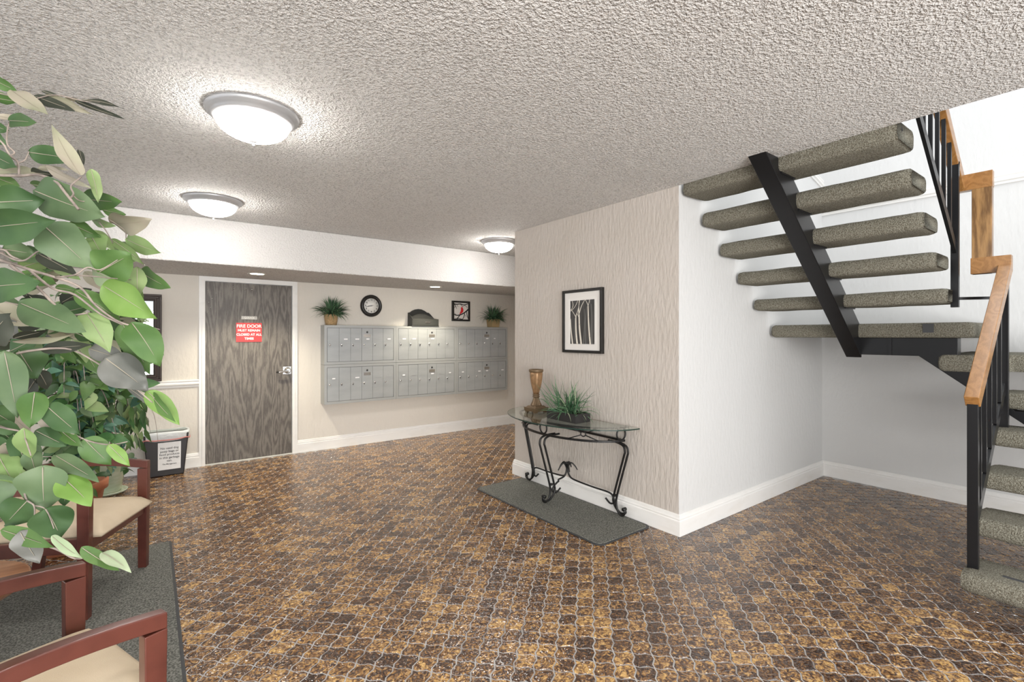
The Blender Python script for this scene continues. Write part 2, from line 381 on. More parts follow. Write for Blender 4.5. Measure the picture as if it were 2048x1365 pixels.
for dd, c in tiles[300:]:
    k = len(vs); s_ = shade(); zt = rt.uniform(-.0008, .0003)
    vs += [(p.x + c.x, p.y + c.y, -.0055) for p in r_out] + [(p.x + c.x, p.y + c.y, zt) for p in r_top]
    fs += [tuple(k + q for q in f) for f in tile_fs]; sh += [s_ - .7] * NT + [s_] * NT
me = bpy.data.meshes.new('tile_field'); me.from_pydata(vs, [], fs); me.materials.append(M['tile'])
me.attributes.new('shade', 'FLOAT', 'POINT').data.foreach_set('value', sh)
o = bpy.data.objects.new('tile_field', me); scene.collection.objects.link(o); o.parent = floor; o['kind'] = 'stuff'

# door
b = MB()
for s_ in (-1, 1):
    x = DX0 if s_ < 0 else DX1
    b.box(*sorted((x, x + s_ * .057)), BY - .018, BY, 0, DH)
    b.box(*sorted((x - s_ * 0, x + s_ * .02)), BY, BY + .12, 0, DH)
    b.box(*sorted((x + s_ * .006, x + s_ * .03)), BY - .026, BY, 0, DH + .006)
b.box(DX0 - .057, DX1 + .057, BY - .018, BY, DH, DH + .05); b.box(DX0, DX1, BY, BY + .12, DH, DH + .02); b.box(DX0 - .03, DX1 + .03, BY - .026, BY, DH + .006, DH + .03)
door = tag(bpy.data.objects.new('door_1', None), 'dark grey-brown wood veneer fire door in white casing', None, None, 'structure'); scene.collection.objects.link(door); door.location = ((DX0 + DX1) / 2, BY, 0)
b.build('door_casing', 'trim', door)
leaf_o = MB().box(DX0 + .004, DX1 - .006, BY + .004, BY + .048, .012, DH - .004).build('door_leaf', 'door_wood', door)
MB().box(DX0, DX1, BY - .01, BY + .12, 0, .010).build('threshold', 'can_trim', door)
b = MB()
for x, z in ((.52, 1.93), (.53, 1.80), (.56, 1.845), (.60, 1.905), (.645, 1.86), (.545, 1.745), (.515, 1.69)): b.lathe((x, BY + .004, z), [(.006, 0), (.005, .004), (.001, .006)], 8, (Vector((1, 0, 0)), Vector((0, 0, 1)), Vector((0, -1, 0))))
for x, z in ((.765, 1.985), (.77, 1.968), (.755, 1.955), (.88, 1.98), (.893, 1.978), (.881, 1.963), (.95, 1.965), (.958, 1.965)): b.lathe((x, BY + .004, z), [(.007, 0), (.005, .004), (.001, .006)], 8, (Vector((1, 0, 0)), Vector((0, 0, 1)), Vector((0, -1, 0))))
b.build('screw_heads', 'chrome', door)
h = MB().box(1.285, 1.378, BY - .002, BY + .004, .965, 1.06)
h = h.build('lever_handle', 'chrome', door, bevel=.003)
MB().lathe((1.335, BY, 1.013), [(.040, 0), (.038, .012), (.028, .018), (.022, .05)], 20, (Vector((1, 0, 0)), Vector((0, 0, 1)), Vector((0, -1, 0)))).build('rose', 'chrome', h)
MB().tube(bez([(1.335, BY - .055, 1.005), (1.30, BY - .058, 1.004), (1.25, BY - .058, 1.0), (1.225, BY - .056, .998)], 4), .010, 10).build('lever', 'chrome', h)
MB().tube([(1.228, BY - .056, .998), (1.20, BY - .054, .996)], .011, 10, r2=.007).build('lever_tip', 'black', h)
sg = tag(MB().box(.793, 1.055, BY - .004, BY + .003, 1.36, 1.578).build('fire_door_sign', 'red_sign'), 'red and white FIRE DOOR MUST REMAIN CLOSED sign on the brown door', 'sign')
for t, sz, z in (('FIRE DOOR', .050, 1.540), ('MUST REMAIN', .036, 1.491), ('CLOSED AT ALL', .036, 1.443), ('TIMES', .036, 1.396)):
    text(t, sz, 'lettering', 'sign_white', sg, (.924, BY - .005, z), (1, 0, 0), (0, 0, 1), bold=.0009)
pl = tag(MB().box(.845, 1.008, BY - .003, BY + .003, 1.618, 1.656).build('door_name_plate', 'plate_metal'), 'small engraved metal GARAGE plate above the red sign', 'sign')
text('GARAGE', .027, 'lettering', 'sign_white', pl, (.926, BY - .004, 1.637), (1, 0, 0), (0, 0, 1), bold=.0005)

# ------------------------------------------------------------------ staircase
sc = thing('staircase', 'open black steel stairs with grey-green carpeted floating treads', 'staircase', (4.3, 1.0, 0))
def tread(x0, x1, y0, y1, zb, zt, seed):
    rr = random.Random(seed); nx, ny = 5, 14; b = MB(); prof = []
    # closed section in x-z, swept along y
    W = x1 - x0; H = zt - zb; r = min(.035, H * .42)
    sec = []
    for cx, cz, a0 in ((x0 + r, zb + r, 180), (x1 - r, zb + r, 270), (x1 - r, zt - r, 0), (x0 + r, zt - r, 90)):
        for k in range(4): a = R(a0 + 30 * k); sec.append((cx + r * math.cos(a), cz + r * math.sin(a)))
    n = len(sec); ys = [y0, y0 + .012, y0 + .035] + [y0 + .035 + (y1 - y0 - .07) * k / 10 for k in range(1, 10)] + [y1 - .035, y1 - .012, y1]
    cx, cz = (x0 + x1) / 2, (zb + zt) / 2
    for q, y in enumerate(ys):
        e = min(q, len(ys) - 1 - q); f = (.80, .94, 1.0)[e] if e < 3 else 1.0
        fx = (.93, .98, 1.0)[e] if e < 3 else 1.0
        for (x, z) in sec:
            b.v.append((cx + (x - cx) * fx + rr.uniform(-.0025, .0025), y, cz + (z - cz) * f + rr.uniform(-.0025, .0025)))
    m = len(ys)
    for i in range(m - 1):
        for k in range(n): b.f.append((i * n + k, i * n + (k + 1) % n, (i + 1) * n + (k + 1) % n, (i + 1) * n + k))
    b.f += [tuple(range(n)), tuple((m - 1) * n + k for k in range(n - 1, -1, -1))]
    b.mi = [0] * len(b.f); b.sm = [True] * len(b.f)
    return b
up = [(4.049, 1.640, 1.735), (3.781, 1.842, 1.941), (3.519, 2.040, 2.145), (3.270, 2.238, 2.342), (3.028, 2.425, 2.545)]
for k, (x, zb, zt) in enumerate(up): tread(x, x + .30, .775, 2.005, zb, zt, k).build('tread', 'carpet', sc)
# corner landing and turning step
def pad(poly, zb, zt):
    n = len(poly); c = sum((Vector((p[0], p[1], 0)) for p in poly), Vector()) / n; b = MB(); rings = []
    for f, z in ((.93, zb), (.985, zb + .02), (1, (zb + zt) / 2), (.985, zt - .02), (.93, zt)):
        for p in poly:
            q = Vector((p[0], p[1], 0)); dv = (q - c); ln = dv.length; q2 = c + dv * (1 - (1 - f) * .35 / max(ln, .3)); b.v.append((q2.x, q2.y, z))
    for i in range(4):
        for k in range(n): b.f.append((i * n + k, i * n + (k + 1) % n, (i + 1) * n + (k + 1) % n, (i + 1) * n + k))
    b.f += [tuple(range(n - 1, -1, -1)), tuple(4 * n + k for k in range(n))]; b.mi = [0] * len(b.f); b.sm = [False] * len(b.f); return b
def rnd(poly, r=.03, n=3):
    out = []; m = len(poly)
    for i in range(m):
        a, c, d = (Vector((*poly[(i - 1) % m], 0)), Vector((*poly[i], 0)), Vector((*poly[(i + 1) % m], 0)))
        u, v = (a - c).normalized(), (d - c).normalized()
        for k in range(n + 1):
            t = k / n; p = (c + u * r) * (1 - t) ** 2 + c * 2 * t * (1 - t) + (c + v * r) * t * t; out.append((p.x, p.y))
    return out
pad(rnd([(4.345, .70), (EX - .03, .70), (EX - .03, 2.005), (4.345, 2.005)]), 1.415, 1.522).build('tread', 'carpet', sc, bevel=.012)
pad(rnd([(4.38, .60), (4.66, .58), (4.66, -.66), (EX - .03, -.66), (EX - .03, .92), (4.38, .895)]), 1.185, 1.300).build('tread', 'carpet', sc, bevel=.012)
dn = [(3.345, .213), (3.640, .426), (3.886, .639), (4.165, .852), (4.378, 1.065)]
for k, (x, zt) in enumerate(dn): tread(x, x + .31, -.64, .592, zt - .105, zt, 20 + k).build('tread', 'carpet', sc)
MB().box(3.44, 3.458, -.5, .45, .2115, .2155).build('anti_slip_strip', 'mat_edge', sc)
MB().box(4.3425, 4.348, .905, .965, 1.452, 1.515).build('tape_patch', 'mat_edge', sc)
# mono stringer under the upper flight
def zline(x): return 2.489 - .8022 * (x - 2.888)
b = MB(); yc0, yc1 = 1.350, 1.455
x0, x1 = 2.868, 4.42
pts = [(x0, zline(x0) - .0), (x1, zline(x1)), (x1, zline(x1) + .23), (4.33, 1.56), (x0 + .24, CZ + .01), (x0, CZ + .01)]
b.prism([(x, yc1, z) for x, z in pts], (0, yc0 - yc1, 0)); b.build('stringer', 'steel_black', sc, bevel=.004)
for k, (x, zb, zt) in enumerate(up): MB().box(x + .03, x + .22, 1.345, 1.470, zb - .010, zb + .006).build('tread_bracket', 'steel_black', sc)
# landing beam and folded carrier down to the lower flight
b = MB(); b.prism([(4.40, 1.365, 1.285), (4.40, 1.0, 1.285), (4.40, .47, .862), (4.40, .0, .862), (4.40, .0, .952), (4.40, .52, .952), (4.40, .72, 1.18), (4.40, .79, 1.20), (4.40, .79, 1.415), (4.40, 1.365, 1.415)], (.09, 0, 0))
b.build('landing_beam', 'steel_black', sc, bevel=.003)
MB().box(4.392, 4.40, 1.155, 1.175, 1.287, 1.413).build('weld_seam', 'steel_black', sc)
MB().prism([(3.46, .04, .0), (3.34, .04, .10), (4.46, .04, 1.005), (4.52, .04, .90)], (0, -.09, 0)).build('stringer', 'steel_black', sc, bevel=.004)
for (x, zt) in dn: MB().box(x + .03, x + .27, -.12, .12, zt - .118, zt - .10).build('tread_bracket', 'steel_black', sc)

# railing
rl = thing('stair_railing', 'black steel balustrade topped by an oak handrail that jogs at the landing', 'railing', (3.45, .56, 0))
SL = .813; RY = .56
def rz(x): return 1.052 + SL * (x - 3.43)           # underside of lower handrail
sl = Vector((1, 0, SL)).normalized(); sn = Vector((-SL, 0, 1)).normalized()
a = Vector((3.425, RY, 1.085)); e = Vector((4.40, RY, 1.085 + SL * .975))
MB().beam(a, e, Vector((0, .030, 0)), sn * .034).build('handrail', 'oak_x', rl, bevel=.004)
JX = 4.385
MB().box(JX - .03, JX + .03, RY - .03, .72, 1.838, 1.945).build('handrail', 'oak_x', rl, bevel=.003)['label'] = 'short level oak piece at the foot of the oak upright'
MB().box(JX - .028, JX + .028, .618, .715, 1.838, 2.505).build('handrail', 'oak_v', rl, bevel=.003)['label'] = 'flat upright oak board joining the two handrails'
MB().box(JX - .03, JX + .03, .615, .80, 2.40, 2.507).build('handrail', 'oak_x', rl, bevel=.003)['label'] = 'short level oak piece at the top of the oak upright'
a = Vector((4.36, .775, 2.435)); sn2 = Vector((SL, 0, 1)).normalized()
MB().beam(a, a + Vector((-1.9, 0, 1.9 * .79)), Vector((0, .030, 0)), Vector((.79, 0, 1)).normalized() * .036).build('handrail', 'oak_x', rl, bevel=.004)
def bar(name, x, y, z0, z1, wx, wy): return MB().box(x - wx, x + wx, y - wy, y + wy, z0, z1).build(name, 'steel_black', rl, bevel=.0015)
bar('post', 3.452, RY, .20, rz(3.452) + .01, .016, .022)
bar('post', 4.335, RY, .845, rz(4.335) + .01, .016, .022)
for x in (3.60, 3.74, 3.885, 4.035, 4.18):
    bar('baluster', x, RY, .77 + .81 * (x - 3.87), rz(x) + .01, .010, .010)
MB().beam((3.455, RY, .395), (4.335, RY, .395 + .81 * .88), Vector((0, .008, 0)), sn * .030).build('bottom_bar', 'steel_black', rl)
UY = .765
bar('post', 4.185, UY, 1.615, 2.56, .016, .020)
for x in (4.04, 3.90, 3.75, 3.605, 3.46, 3.315, 3.17, 3.02, 2.87):
    bar('baluster', x, UY, 2.0 + .80 * (4.15 - x), 2.435 + .79 * (4.36 - x) - .03, .010, .010)
MB().beam((4.185, UY, 1.985), (2.75, UY, 1.985 + .80 * 1.435), Vector((0, .009, 0)), Vector((.8, 0, 1)).normalized() * .026).build('bottom_bar', 'steel_black', rl)
MB().beam((4.185, UY, 1.672), (4.335, RY, 1.672), Vector((.006, .004, 0)), Vector((0, 0, .009))).build('link_bar', 'steel_black', rl)
MB().tube([(3.115, .782, 2.49), (3.115, .80, 2.62), (3.115, .80, 2.9)], .011, 8).build('baluster', 'steel_black', rl)

# ------------------------------------------------------------------ lights of the place and one added dome
def dome(x, y, label, pw):
    t = thing('ceiling_light', label, 'light', (x, y, CZ), 'flush dome ceiling lights')
    MB().lathe((x, y, CZ), [(.205, 0), (.205, -.008), (.198, -.020), (.182, -.026), (.178, -.036), (.168, -.044), (.150, -.047)], 48).build('rim', 'lamp_rim', t)
    prof = [(.160 * math.cos(R(a)), -.045 - .085 * math.sin(R(a))) for a in (0, 10, 20, 30, 40, 50, 60, 70, 80, 87)]
    MB().lathe((x, y, CZ), prof, 40).build('glass_shade', 'glow', t)
    MB().lathe((x, y, CZ - .128), [(.022, 0), (.020, -.007), (.010, -.014), (.004, -.020), (.007, -.026), (.002, -.032)], 16).build('finial', 'lamp_rim', t)
dome(.403, 2.61, 'largest, nearest frosted dome light on the textured ceiling', 1)
dome(.407, 4.46, 'second frosted dome light, beyond the nearest one, near the soffit at left', 1)
dome(3.17, 4.45, 'farthest frosted dome light, beside the corner of the picture wall', 1)
dome(.403, .76, 'added frosted dome light directly above the camera, out of the picture', 1)  # unseen extra dome continuing the row, added to brighten the ceiling
def can(x, y, label, pw):
    t = thing('downlight', label, 'light', (x, y, SZ), 'recessed lights in the soffit')
    MB().lathe((x, y, SZ), [(.092, 0), (.092, -.004), (.070, -.004), (.068, -.001)], 32).build('trim_ring', 'can_trim', t)
    MB().lathe((x, y, SZ), [(.066, -.0015), (.030, -.004), (.005, -.005)], 24).build('bulb', 'can_glow', t)
    l = bpy.data.lights.new('downlight_beam', 'SPOT'); l.energy = pw; l.color = (1, .90, .70); l.spot_size = R(115); l.spot_blend = .7; l.shadow_soft_size = .05
    o = bpy.data.objects.new('downlight_beam', l); scene.collection.objects.link(o); o.location = (x, y, SZ - .02); o.parent = t; o.location = (0, 0, -.02)
can(.913, 5.685, 'slim recessed downlight in the soffit above the brown door', 70)
can(3.055, 5.76, 'slim recessed downlight in the soffit above the mailboxes', 70)

# ------------------------------------------------------------------ mailboxes
MX = [1.72, 2.655, 3.588, 4.52]; MZ = [.578, 1.070, 1.563]; MF = 6.112
def mailbox(x0, x1, z0, z1, label, plate, seed):
    t = thing('mailbox_bank', label, 'mailboxes', ((x0 + x1) / 2, BY, z0), 'six wall mounted banks of grey mailboxes'); rr = random.Random(seed)
    x0 += .001; x1 -= .001; z0 += .0015; z1 -= .0015; bd = .032
    b = MB(); b.box(x0, x1, MF + .012, BY, z0, z1)
    b.m = 0
    b.box(x0, x1, MF, MF + .012, z0, z0 + bd); b.box(x0, x1, MF, MF + .012, z1 - bd, z1)
    b.box(x0, x0 + bd, MF, MF + .012, z0 + bd, z1 - bd); b.box(x1 - bd, x1, MF, MF + .012, z0 + bd, z1 - bd)
    b.build('housing', 'mail_side', t)
    MB().box(x0 + bd, x1 - bd, MF + .010, MF + .0125, z0 + bd, z1 - bd).build('door_recess', 'mail_gap', t)
    n = 6; wd = (x1 - x0 - 2 * bd - .006) / n
    for k in range(n):
        a = x0 + bd + .003 + k * wd; zz0, zz1 = z0 + bd + .004, z1 - bd - .004
        d = MB().box(a + .0015, a + wd - .0015, MF + .001 + rr.uniform(-.001, .002), MF + .011, zz0, zz1).build('mailbox_door', 'mail_metal', t)
        zl = z0 + .245; ax = (Vector((1, 0, 0)), Vector((0, 0, 1)), Vector((0, -1, 0)))
        MB().lathe((a + .030, MF + .001, zl), [(.013, 0), (.013, .004), (.009, .012), (.002, .013)], 12, ax).build('lock', 'chrome', d)
        if rr.random() < .55: MB().box(a + .028, a + .034, MF - .013, MF - .008, zl - .022, zl + .002).build('lock_tab', 'keyhole', d)
        MB().box(a + .045, a + wd - .030, MF - .0005, MF + .002, zl + .060, zl + .066).build('card_slot', 'mail_side', d)
        if rr.random() < .6: MB().box(a + .060, a + .060 + rr.uniform(.03, .055), MF - .0012, MF + .002, zl + .064, zl + .078).build('name_card', 'paper', d)
        if k == 3:
            c = a + wd / 2
            MB().lathe((c, MF + .001, z1 - .085), [(.013, 0), (.012, .004), (.004, .005)], 14, ax).build('key_port', 'keyhole', d)
            p_ = MB().box(c - .045, c + .045, MF - .002, MF + .002, z1 - .150, z1 - .112).build('maker_plate', plate, d)
            MB().box(c - .022, c + .022, MF - .003, MF + .001, z1 - .139, z1 - .131).build('plate_slot', 'keyhole', d) if False else None
    return t
nm = [('lower left bank of six grey mailboxes, nearest the door', 'upper left bank of six grey mailboxes, under the basket plant'),
      ('lower middle bank of six grey mailboxes', 'upper middle bank of six grey mailboxes, under the charcoal organizer'),
      ('lower right bank of six grey mailboxes, in the shade', 'upper right bank of six grey mailboxes, under the cardinal picture')]
for c in range(3):
    for r_ in range(2):
        mailbox(MX[c], MX[c + 1], MZ[r_], MZ[r_ + 1], nm[c][r_], 'chrome' if c == 0 else 'plate_metal', c * 2 + r_)

# ------------------------------------------------------------------ grass helpers
def blade(b, base, d, ln, droop, wd, n=6):
    base = Vector(base); d = Vector(d).normalized(); side = d.cross(UP)
    if side.length < .1: side = Vector((1, 0, 0))
    side = (Quaternion(d, random.uniform(-.9, .9)) @ side).normalized(); vs = []; p = base.copy(); dd = d.copy()
    for i in range(n + 1):
        t = i / n; ww = wd * (.55 + 1.2 * t if t < .35 else 1 - ((t - .35) / .65) ** 1.8) * .5
        vs += [p - side * max(ww, .0004), p + side * max(ww, .0004)]
        dd = (dd + Vector((0, 0, -droop / n * (.3 + 1.6 * t)))).normalized(); p = p + dd * (ln / n)
    b.add(vs, [(2 * i, 2 * i + 1, 2 * i + 3, 2 * i + 2) for i in range(n)], True)
def grasspot(name, label, x, y, z, rad, hh, kind):
    t = thing(name, label, 'plant', (x, y, z), None)
    if kind == 'basket':
        b = MB().lathe((x, y, z), [(rad * .80, 0), (rad * .92, hh * .4), (rad, hh * .9), (rad * 1.04, hh), (rad * .9, hh), (rad * .85, hh * .8)], 20); b.build('basket', 'basket', t)
    else:
        b = MB(); q = rad * .80; q2 = rad * .92
        cs = [(-1, -1), (1, -1), (1, 1), (-1, 1)]; rot = Matrix.Rotation(R(12), 2)
        lo = [(x + sx * q, y + sy * q, z) for sx, sy in cs]; hi = [(x + sx * q2, y + sy * q2, z + hh) for sx, sy in cs]
        b.hexa(lo + hi); b.build('pot', 'box_tan', t, bevel=.003)
    b = MB()
    for k in range(230):
        a = random.uniform(0, 2 * math.pi); e = random.uniform(-.25, 1.5); ln = random.uniform(.17, .27) * (1 if e > .2 else .85)
        r0 = random.uniform(0, rad * .7)
        if math.sin(a) > .1: a = -a if random.random() < .6 else random.choice((.05, math.pi - .05))
        b.m = 0 if random.random() < .6 else 1
        blade(b, (x + math.cos(a) * r0, y + math.sin(a) * r0, z + hh * .95), (math.cos(a) * math.cos(e), math.sin(a) * math.cos(e), math.sin(e) + .35), ln, random.uniform(.6, 1.9), .013, 6)
    b.build('grass_tuft', ['leaf_grass', 'leaf_grassd'], t, kind='stuff')
grasspot('potted_grass', 'bushy artificial grass in a woven basket above the left mailboxes', 1.825, 6.19, 1.563, .082, .135, 'basket')
grasspot('potted_grass', 'dark bushy grass in a square tan pot above the right mailboxes', 4.30, 6.19, 1.563, .085, .125, 'pot')

# clock
AX = (Vector((1, 0, 0)), Vector((0, 0, 1)), Vector((0, -1, 0)))
ck = thing('wall_clock', 'round black framed wall clock with white face above the mailboxes', 'clock', (2.366, BY, 1.829))
MB().lathe((2.366, BY, 1.829), [(.140, 0), (.147, .010), (.147, .022), (.136, .040), (.122, .046), (.108, .038), (.100, .022)], 48, AX).build('rim', 'black', ck)
MB().lathe((2.366, BY, 1.829), [(.099, .015), (.099, .0225), (.001, .0235)], 40, AX).build('dial', 'clock_face', ck)
for k in range(1, 13):
    a = R(90 - 30 * k); text(str(k), .028, 'numeral', 'ink', ck, (2.366 + .079 * math.cos(a), BY - .0245, 1.829 + .079 * math.sin(a)), (1, 0, 0), (0, 0, 1), bold=.0005)
for nm_, aa, ln, wd in (('minute_hand', 192, .080, .0026), ('hour_hand', 188, .050, .004), ('second_hand', 20, .032, .0012)):
    dv = Vector((math.cos(R(aa)), 0, math.sin(R(aa)))); c = Vector((2.366, BY - .028, 1.829))
    MB().beam(c - dv * .012, c + dv * ln, Vector((-dv.z, 0, dv.x)) * wd, Vector((0, .0008, 0))).build(nm_, 'ink', ck)

# mail organizer
og = thing('mail_organizer', 'charcoal letter organizer with arched back standing on the mailboxes', 'organizer', (3.09, 6.18, 1.563))
x0, x1, z0 = 2.89, 3.295, 1.563
arch = [(x0, 0), (x1, 0), (x1, .115), (x1 - .02, .135), (x1 - .06, .175), (x1 - .085, .195), (x1 - .115, .200), (x1 - .15, .222), (x1 - .20, .242), (x1 - .25, .246), (x1 - .30, .238), (x1 - .345, .218), (x0 + .03, .195), (x0, .190)]
MB().prism([(x, BY - .03, z0 + z) for x, z in arch], (0, .012, 0)).build('back_panel', 'organizer', og)
MB().prism([(x0 + .01 + (x - x0) * .95, 6.16, z0 + z * .72) for x, z in arch], (0, .008, 0)).build('divider', 'organizer', og)
for xx in (x0, x1 - .012): MB().prism([(xx, BY - .03, z0), (xx, 6.105, z0), (xx, 6.105, z0 + .10), (xx, BY - .03, z0 + (.185 if xx == x0 else .112))], (.012, 0, 0)).build('side_panel', 'organizer', og)
dw = MB().box(x0 + .012, x1 - .012, 6.105, 6.115, z0 + .012, z0 + .10).build('drawer_front', 'organizer', og, bevel=.002)
MB().box(x0 - .005, x1 + .005, 6.10, BY - .018, z0, z0 + .010).build('base', 'organizer', og)
MB().box(3.085, 3.165, 6.101, 6.106, z0 + .048, z0 + .066).build('label_holder', 'chrome', dw)

# cardinal picture
cp = thing('cardinal_picture', 'small black framed picture of a red bird on black branches', 'picture', (3.75, BY, 1.80))
X0, X1, Z0, Z1 = 3.60, 3.905, 1.650, 1.952; ft = .026
b = MB(); b.box(X0, X1, BY - .035, BY, Z0, Z0 + ft); b.box(X0, X1, BY - .035, BY, Z1 - ft, Z1); b.box(X0, X0 + ft, BY - .035, BY, Z0 + ft, Z1 - ft); b.box(X1 - ft, X1, BY - .035, BY, Z0 + ft, Z1 - ft)
b.build('frame', 'black', cp)
MB().box(X0 + ft, X1 - ft, BY - .016, BY, Z0 + ft, Z1 - ft).build('panel', 'bird_ground', cp)
W_, H_ = X1 - X0 - 2 * ft, Z1 - Z0 - 2 * ft
def pt(a, c): return (X0 + ft + W_ * a, BY - .020, Z0 + ft + H_ * c)
b = MB()
for ln, w0, w1 in (([(-.02, .62 + .38), (.12, .80), (.20, .62)], .007, .002), ([(.0, .93), (.2, .90), (.45, .93), (.7, .88), (1.0, .97)], .008, .006), ([(.45, .93), (.58, .80), (.72, .78)], .004, .002), ([(.7, .88), (.86, .80), (.93, .70)], .004, .002),
                   ([(.0, .30), (.2, .24), (.45, .28), (.75, .42), (1.0, .62)], .007, .010), ([(.45, .28), (.28, .10), (.22, .0)], .006, .006), ([(.75, .42), (.70, .18), (.60, .0)], .005, .005), ([(.88, .52), (.92, .25), (1.0, .05)], .005, .005), ([(.0, .0), (.3, .05), (.6, .0)], .006, .006), ([(.2, .24), (.06, .36)], .003, .002), ([(.12, .8), (.02, .66)], .003, .002), ([(.2, .9), (.30, .76)], .003, .002), ([(.75, .30), (.86, .18)], .003, .002)):
    b.tube(bez([pt(*q) for q in ln], 4), w0, 6, r2=w1)
b.build('branch_cutout', 'black', cp)
bird = [(.40, .34), (.44, .30), (.50, .36), (.58, .40), (.64, .47), (.66, .58), (.62, .68), (.585, .73), (.575, .79), (.545, .74), (.51, .72), (.475, .665), (.50, .66), (.49, .56), (.46, .46)]
MB().prism([(pt(*q)[0], BY - .024, pt(*q)[2]) for q in reversed(bird)], (0, .006, 0)).build('red_bird', 'bird_red', cp)

# mirror left of the door
mr = thing('framed_mirror', 'dark brown moulded wall mirror half hidden behind the foliage', 'mirror', (-.176, BY, 1.38))
X0, X1, Z0, Z1 = -.46, .108, .955, 1.862
def ring(b, x0, x1, z0, z1, w_, y0, y1):
    b.box(x0, x1, y0, y1, z0, z0 + w_); b.box(x0, x1, y0, y1, z1 - w_, z1); b.box(x0, x0 + w_, y0, y1, z0 + w_, z1 - w_); b.box(x1 - w_, x1, y0, y1, z0 + w_, z1 - w_)
b = MB(); ring(b, X0, X1, Z0, Z1, .022, BY - .030, BY); ring(b, X0 + .022, X1 - .022, Z0 + .022, Z1 - .022, .020, BY - .022, BY); ring(b, X0 + .042, X1 - .042, Z0 + .042, Z1 - .042, .016, BY - .034, BY); ring(b, X0 + .058, X1 - .058, Z0 + .058, Z1 - .058, .014, BY - .020, BY)
b.build('frame', 'dark_frame', mr, bevel=.003)
MB().box(X0 + .07, X1 - .07, BY - .012, BY, Z0 + .07, Z1 - .07).build('mirror_pane', 'mirror', mr)

# waste bin
bn = thing('waste_bin', 'black plastic waste bin with white bag liner and a printed notice', 'bin', (.155, 6.14, 0))
bx, by = .142, 6.125
def frust(x, y, z0, z1, a0, b0, a1, b1): return [(x - a0, y - b0, z0), (x + a0, y - b0, z0), (x + a0, y + b0, z0), (x - a0, y + b0, z0), (x - a1, y - b1, z1), (x + a1, y - b1, z1), (x + a1, y + b1, z1), (x - a1, y + b1, z1)]
MB().hexa(frust(bx, by, .0, .43, .150, .085, .190, .105)).build('bin_body', 'can_black', bn, bevel=.01)
b = MB(); ov = []; iv = []
n = 40
for lev, (da, z) in enumerate(((.004, .365), (.010, .385), (.012, .425), (.010, .452), (-.010, .450), (-.018, .30))):
    for k in range(n):
        a = 2 * math.pi * k / n; c_, s_ = math.cos(a), math.sin(a); e_ = 5
        rx = (abs(c_) ** (2 / e_)) * (1 if c_ > 0 else -1); ry = (abs(s_) ** (2 / e_)) * (1 if s_ > 0 else -1)
        wv = (.008 if lev in (0,) else .003) * math.sin(5 * a + lev)
        b.v.append((bx + rx * (.190 + da), by + ry * (.105 + da), z + wv))
for i in range(5):
    for k in range(n): b.f.append((i * n + k, i * n + (k + 1) % n, (i + 1) * n + (k + 1) % n, (i + 1) * n + k)); b.mi.append(0 if i < 4 else 1); b.sm.append(True)
b.f.append(tuple(5 * n + k for k in range(n))); b.mi.append(1); b.sm.append(False)
b.build('bag_liner', ['liner', 'liner_in'], bn)
b = MB(); ps = []
for k in range(n):
    a = 2 * math.pi * k / n; c_, s_ = math.cos(a), math.sin(a)
    ps.append((bx + (abs(c_) ** .4) * (1 if c_ > 0 else -1) * .202, by + (abs(s_) ** .4) * (1 if s_ > 0 else -1) * .117, .376 + .006 * math.sin(5 * a)))
b.tube(ps, .006, 6, closed=True).build('drawstring', 'drawstring', bn)
fx = lambda z: by - (.085 + .020 * z / .43) - .003
nt_ = MB().hexa([(bx - .070, fx(.065), .065), (bx + .120, fx(.065), .065), (bx + .120, fx(.065) + .002, .065), (bx - .070, fx(.065) + .002, .065), (bx - .070, fx(.345), .345), (bx + .123, fx(.345), .345), (bx + .123, fx(.345) + .002, .345), (bx - .070, fx(.345) + .002, .345)]).build('notice_paper', 'paper', bn)
for t, z, sz in (('No used dog', .285, .029), ('poop bags or', .253, .029), ('food products', .221, .029), ('in this garbage', .189, .029), ('can.', .157, .029), ('The Management', .122, .017)):
    text(t, sz, 'printed_text', 'ink', nt_, (bx + .026, fx(z) - .0012, z), (1, 0, 0), (0, -.0465, 1), ext=.0003, bold=.0002)

# ------------------------------------------------------------------ birch picture
bp_ = thing('birch_picture', 'black framed print of white birch trunks above the glass table', 'picture', (WX, 2.975, 1.555))
Y0, Y1, Z0, Z1 = 2.735, 3.215, 1.280, 1.835; ft = .024; dp = .032
b = MB(); b.box(WX - dp, WX, Y0, Y1, Z0, Z0 + ft); b.box(WX - dp, WX, Y0, Y1, Z1 - ft, Z1); b.box(WX - dp, WX, Y0, Y0 + ft, Z0 + ft, Z1 - ft); b.box(WX - dp, WX, Y1 - ft, Y1, Z0 + ft, Z1 - ft)
b.build('frame', 'black', bp_, bevel=.002)
MB().box(WX - .018, WX, Y0 + ft, Y1 - ft, Z0 + ft, Z1 - ft).build('mat_board', 'mat_board', bp_)
b = MB(); q = .072
for e_, xx in ((0, .020), (.012, .019)): 
    ring2 = (Y0 + ft + q - .02 + e_, Y1 - ft - q + .02 - e_, Z0 + ft + q - .02 + e_, Z1 - ft - q + .02 - e_)
    y0, y1, z0, z1 = ring2; w_ = .0025
    b.box(WX - xx, WX - .017, y0, y1, z0, z0 + w_); b.box(WX - xx, WX - .017, y0, y1, z1 - w_, z1); b.box(WX - xx, WX - .017, y0, y0 + w_, z0, z1); b.box(WX - xx, WX - .017, y1 - w_, y1, z0, z1)
b.build('mat_bevel', 'trim', bp_)
PY0, PY1, PZ0, PZ1 = Y0 + .095, Y1 - .095, Z0 + .075, Z1 - .095
pr = MB().box(WX - .0195, WX - .017, PY0, PY1, PZ0, PZ1).build('print', 'print_dark', bp_)
